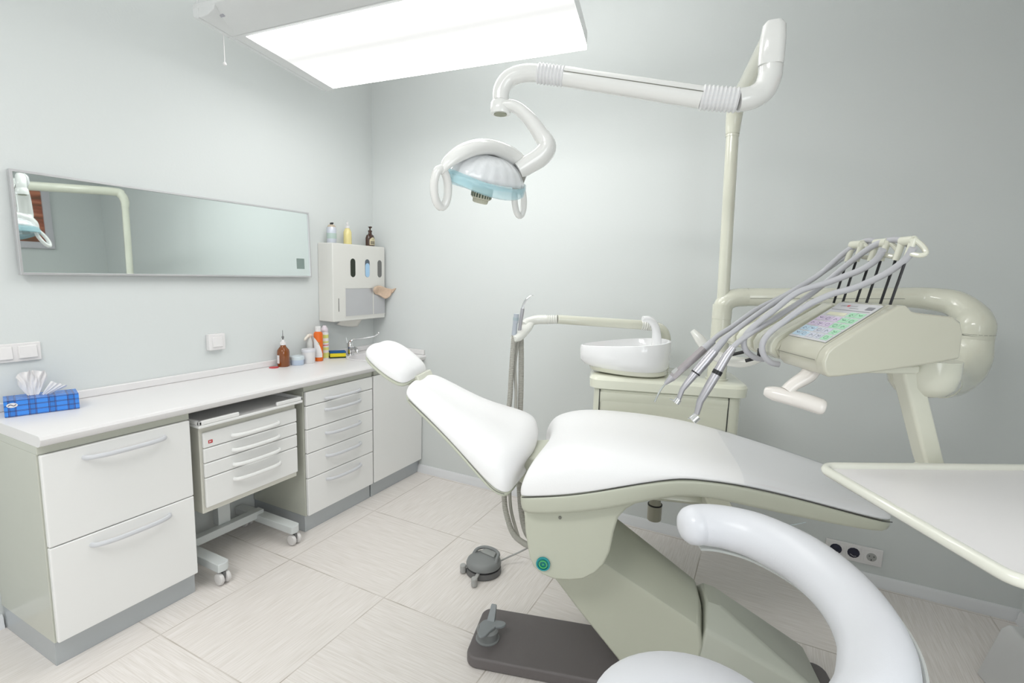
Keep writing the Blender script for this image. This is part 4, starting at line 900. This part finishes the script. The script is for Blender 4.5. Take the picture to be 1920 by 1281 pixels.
obj('bow_back', G().hull([HP(*p) for p in ((.105, .02, .095), (.150, .025, .080), (.155, .02, .02), (.120, .03, .02), (.10, -.02, .095), (.150, -.015, .080), (.152, -.01, .03))]), LAMPW, ol, bevel=.006)
g = G()
for a_, b_ in ((0, 0), (.008, .004), (.016, 0), (.008, -.004), (0, .007), (.016, .007)):
    g.sphere(HP(-.135 + a_, -.035, .076 + b_), .0011, n=6)
obj('vent_dots', g, SEAM, ol)
def grip(cx, rx, rz, tilt, rr_, y_):
    pts = []
    for k in range(28):
        b_ = 2 * PI * k / 28; x, z = rx * math.cos(b_), rz * math.sin(b_) * (1 + .12 * math.cos(b_) * 0)
        pts.append(HP(cx[0] + x * math.cos(tilt) - z * math.sin(tilt), y_, cx[1] + x * math.sin(tilt) + z * math.cos(tilt)))
    return G().tube(pts + pts[:2], rr_, 14, cap=False)
obj('grip_handle', grip((-.187, -.040), .026, .058, .28, .0125, -.012), LAMPW, ol)
obj('grip_handle', grip((.172, -.040), .022, .058, .42, .0110, .005), LAMPW, ol)

# ------------------------------------------------------------------ foot control
t = thing('foot_control', 'grey round foot control with carry handle on the floor tiles', 'foot pedal', (1.452, -.838, 0), math.radians(-8))
obj('base', G().lathe([(.001, 0), (.082, 0), (.086, .006), (.084, .030), (.001, .030)], n=40), GREYD, t)
obj('gap', G().lathe([(.076, .030), (.076, .040), (.001, .040)], n=40), BLACK, t)
obj('cover', G().lathe([(.084, .040), (.085, .048), (.080, .062), (.066, .072), (.001, .075)], n=40), GREY, t, ang=60)
obj('carry_handle', G().tube(cr([(-.070, .000, .055), (-.064, .020, .080), (-.052, .048, .084), (-.030, .062, .086), (0, .066, .087), (.030, .062, .086), (.052, .048, .084), (.064, .020, .080), (.070, .000, .055)], 5), .0085, 12, flat=.9), GREY, t)
obj('handle_plate', G().hull([(-.045, .022, .074), (.045, .022, .074), (.036, .066, .074), (-.036, .066, .074), (-.04, .03, .082), (.04, .03, .082), (-.032, .06, .084), (.032, .06, .084)]), mat('plate_grey', (.30, .31, .30), .45), t, bevel=.004)
for ang_, ln_ in ((-1.25, .128), (-2.35, .100)):
    cx, cy = math.cos(ang_), math.sin(ang_)
    obj('pedal', G().tube([(cx * .05, cy * .05, .036), (cx * (ln_ - .01), cy * (ln_ - .01), .030)], .009, 8, flat=.5).lathe([(.001, .004), (.014, .006), (.015, .040), (.012, .044), (.001, .045)], (cx * ln_, cy * ln_, 0), 20), GREYL, t)
obj('cable', G().tube(cr([(.040, .076, .030), (.055, .120, .035), (.10, .17, .06), (.17, .175, .12), (.24, .14, .19), (.30, .09, .26)], 6), .0042, 8), GREYL, t)

# ------------------------------------------------------------------ sockets on the back wall
t = thing('wall_socket', 'white triple socket strip low on the back wall', 'socket', (3.048, 0, .143))
obj('frame', G().box(-.117, .117, -.010, -.0005, -.043, .043), SWITCH, t, bevel=.003)
for i, cx in enumerate((-.073, 0, .073)):
    o = obj('insert', G().box(cx - .030, cx + .030, -.0125, -.0102, -.030, .030), SWITCH, t, bevel=.001)
    if i < 2:
        o2 = obj('socket_well', G().lathe([(.001, -.0145), (.024, -.0145), (.026, -.0126), (.001, -.0126)], (cx, 0, .002), 12, ax='y'), mat('black_blue', (.006, .008, .03), .2), o); o2['label'] = 'dark open round socket well'
        obj('socket_clip', G().tube([(cx - .014, -.0152, -.006), (cx, -.0155, -.014), (cx + .012, -.0152, -.012)], .0018, 6), STEEL, o)
    else:
        obj('socket_well', G().lathe([(.019, -.0132), (.0205, -.0132), (.0205, -.0126), (.019, -.0126)], (cx, 0, 0), 28, ax='y'), GREYL, o)
        obj('pin_hole', G().lathe([(.001, -.0132), (.003, -.0132), (.003, -.0126)], (cx - .009, 0, .004), 10, ax='y').lathe([(.001, -.0132), (.003, -.0132), (.003, -.0126)], (cx + .009, 0, .004), 10, ax='y').box(cx - .002, cx + .002, -.0132, -.0126, -.018, -.010), BLACK, o)

# ------------------------------------------------------------------ stool in the foreground
t = thing('operator_stool', 'white upholstered stool with curved armrest backrest in the foreground', 'stool', (2.522, -1.880, 0))
obj('seat', G().lathe([(.001, .510), (.175, .515), (.200, .525), (.212, .550), (.207, .575), (.185, .592), (.10, .598), (.001, .596)], n=48), LEATHER2, t)
arc = [(2.452, -1.528, .818), (2.475, -1.512, .819), (2.53, -1.500, .82), (2.605, -1.512, .82), (2.695, -1.575, .82), (2.760, -1.680, .82), (2.788, -1.800, .82), (2.782, -1.905, .82), (2.755, -2.000, .82), (2.70, -2.075, .82), (2.67, -2.10, .82)]
arc = [(x - 2.522, y + 1.880, z) for x, y, z in arc]
Pth = cr(arc, 7); Pth = [Pth[0] - (Pth[1] - Pth[0]).normalized() * d_ for d_ in (.036, .033, .026, .014)] + Pth; rd = [.012, .024, .036, .0455] + lerp_list([.049, .051, .053, .056, .058, .058, .058, .057, .055, .045, .03], len(Pth) - 4)
obj('armrest_cushion', G().tube(Pth, rd, 20, flat=1.0, up=(0, 0, 1)), LEATHER2, t, ang=89)
# clear rim hugging the outside / underside of the cushion
def offs(k, o_, dz):
    q_ = Pth[k]; tg = (Pth[min(k + 1, len(Pth) - 1)] - Pth[max(k - 1, 0)]).normalized(); nn = Vector((-tg.y, tg.x, 0)); return q_ + nn * o_ + Vector((0, 0, dz))
rim = [[offs(k, -.02, -.060), offs(k, .040, -.050), offs(k, .060, -.015), offs(k, .064, .012), offs(k, .060, .012), offs(k, .054, -.018), offs(k, .036, -.046), offs(k, -.02, -.054)] for k in range(9, len(Pth) - 4)]
obj('armrest_shell', G().loft(rim), RIMC, t)
obj('armrest_post', G().tube(cr([(.255, .02, .765), (.26, .02, .66), (.22, .018, .53), (.10, .01, .485), (.0, 0, .480)], 5), .014, 12), CHROME, t)
obj('gas_lift', G().cyl((0, 0, .09), (0, 0, .30), .026).cyl((0, 0, .30), (0, 0, .50), .016), CHROME, t)
obj('star_base', G().lathe([(.04, .06), (.045, .075), (.035, .11), (.001, .11)]), GREY, t)
for k in range(5):
    a_ = 2 * PI * k / 5 + .3; c_, s_ = math.cos(a_), math.sin(a_)
    obj('leg', G().tube([(.03 * c_, .03 * s_, .088), (.23 * c_, .23 * s_, .066)], [.018, .013], 10, flat=.7), GREY, t)
    co = obj('caster', G().cyl((.23 * c_, .23 * s_, .045), (.23 * c_, .23 * s_, .062), .008, 10), GREYD, t)
    obj('wheel', G().lathe([(.001, -.016), (.022, -.014), (.025, 0), (.022, .014), (.001, .016)], (.23 * c_, .23 * s_, .0255), 20, ax='x'), GREYD, co)

# ------------------------------------------------------------------ white device at the lower right edge
t = thing('suction_pump', 'white floor-standing device cut by the lower right edge', 'device', (3.53, -.60, 0), math.radians(10))
DV = mat('device_white', (.62, .62, .62), .35)
obj('case', G().prism([(-.115, 0), (.115, 0), (.115, .22), (-.045, .22), (-.065, .20)], 'y', -.14, .14), DV, t, bevel=.008)
obj('canister', G().lathe([(.05, .2202), (.052, .225), (.050, .265), (.045, .270), (.001, .270)], (0, .03, 0), 24), DV, t)
obj('knob', G().lathe([(.001, -.158), (.014, -.158), (.016, -.1402), (.001, -.1402)], (.055, 0, .13), 20, ax='y'), mat('violet_knob', (.03, .01, .12), .3), t)

# ------------------------------------------------------------------ picture on the right wall (seen in the mirror)
t = thing('framed_picture', 'brown landscape picture in a pale frame, reflected in the mirror', 'picture', (W, -.86, 1.78))
obj('frame', G().box(-.025, -.0005, -.43, -.37, 0, .60).box(-.025, -.0005, .37, .43, 0, .60).box(-.025, -.0005, -.37, .37, 0, .06).box(-.025, -.0005, -.37, .37, .54, .60), mat('pale_frame', (.62, .60, .64), .4), t, bevel=.002)
pm = bpy.data.materials.new('landscape_print'); pm.use_nodes = True; N = pm.node_tree.nodes; L = pm.node_tree.links; b = N['Principled BSDF']
tc = N.new('ShaderNodeTexCoord'); mp = N.new('ShaderNodeMapping'); mp.inputs['Scale'].default_value = (1, .8, 6); L.new(tc.outputs['Object'], mp.inputs[0]); nz = N.new('ShaderNodeTexNoise'); nz.inputs['Scale'].default_value = 3; nz.inputs['Detail'].default_value = 6; L.new(mp.outputs[0], nz.inputs['Vector'])
rp = N.new('ShaderNodeValToRGB'); L.new(nz.outputs['Fac'], rp.inputs[0]); e = rp.color_ramp.elements; e[0].position = .35; e[0].color = (.16, .09, .05, 1); e[1].position = .7; e[1].color = (.70, .28, .16, 1); k = e.new(.5); k.color = (.40, .12, .07, 1)
L.new(rp.outputs[0], b.inputs['Base Color']); b.inputs['Roughness'].default_value = .3
obj('print', G().box(-.012, -.001, -.37, .37, .06, .54), pm, t)
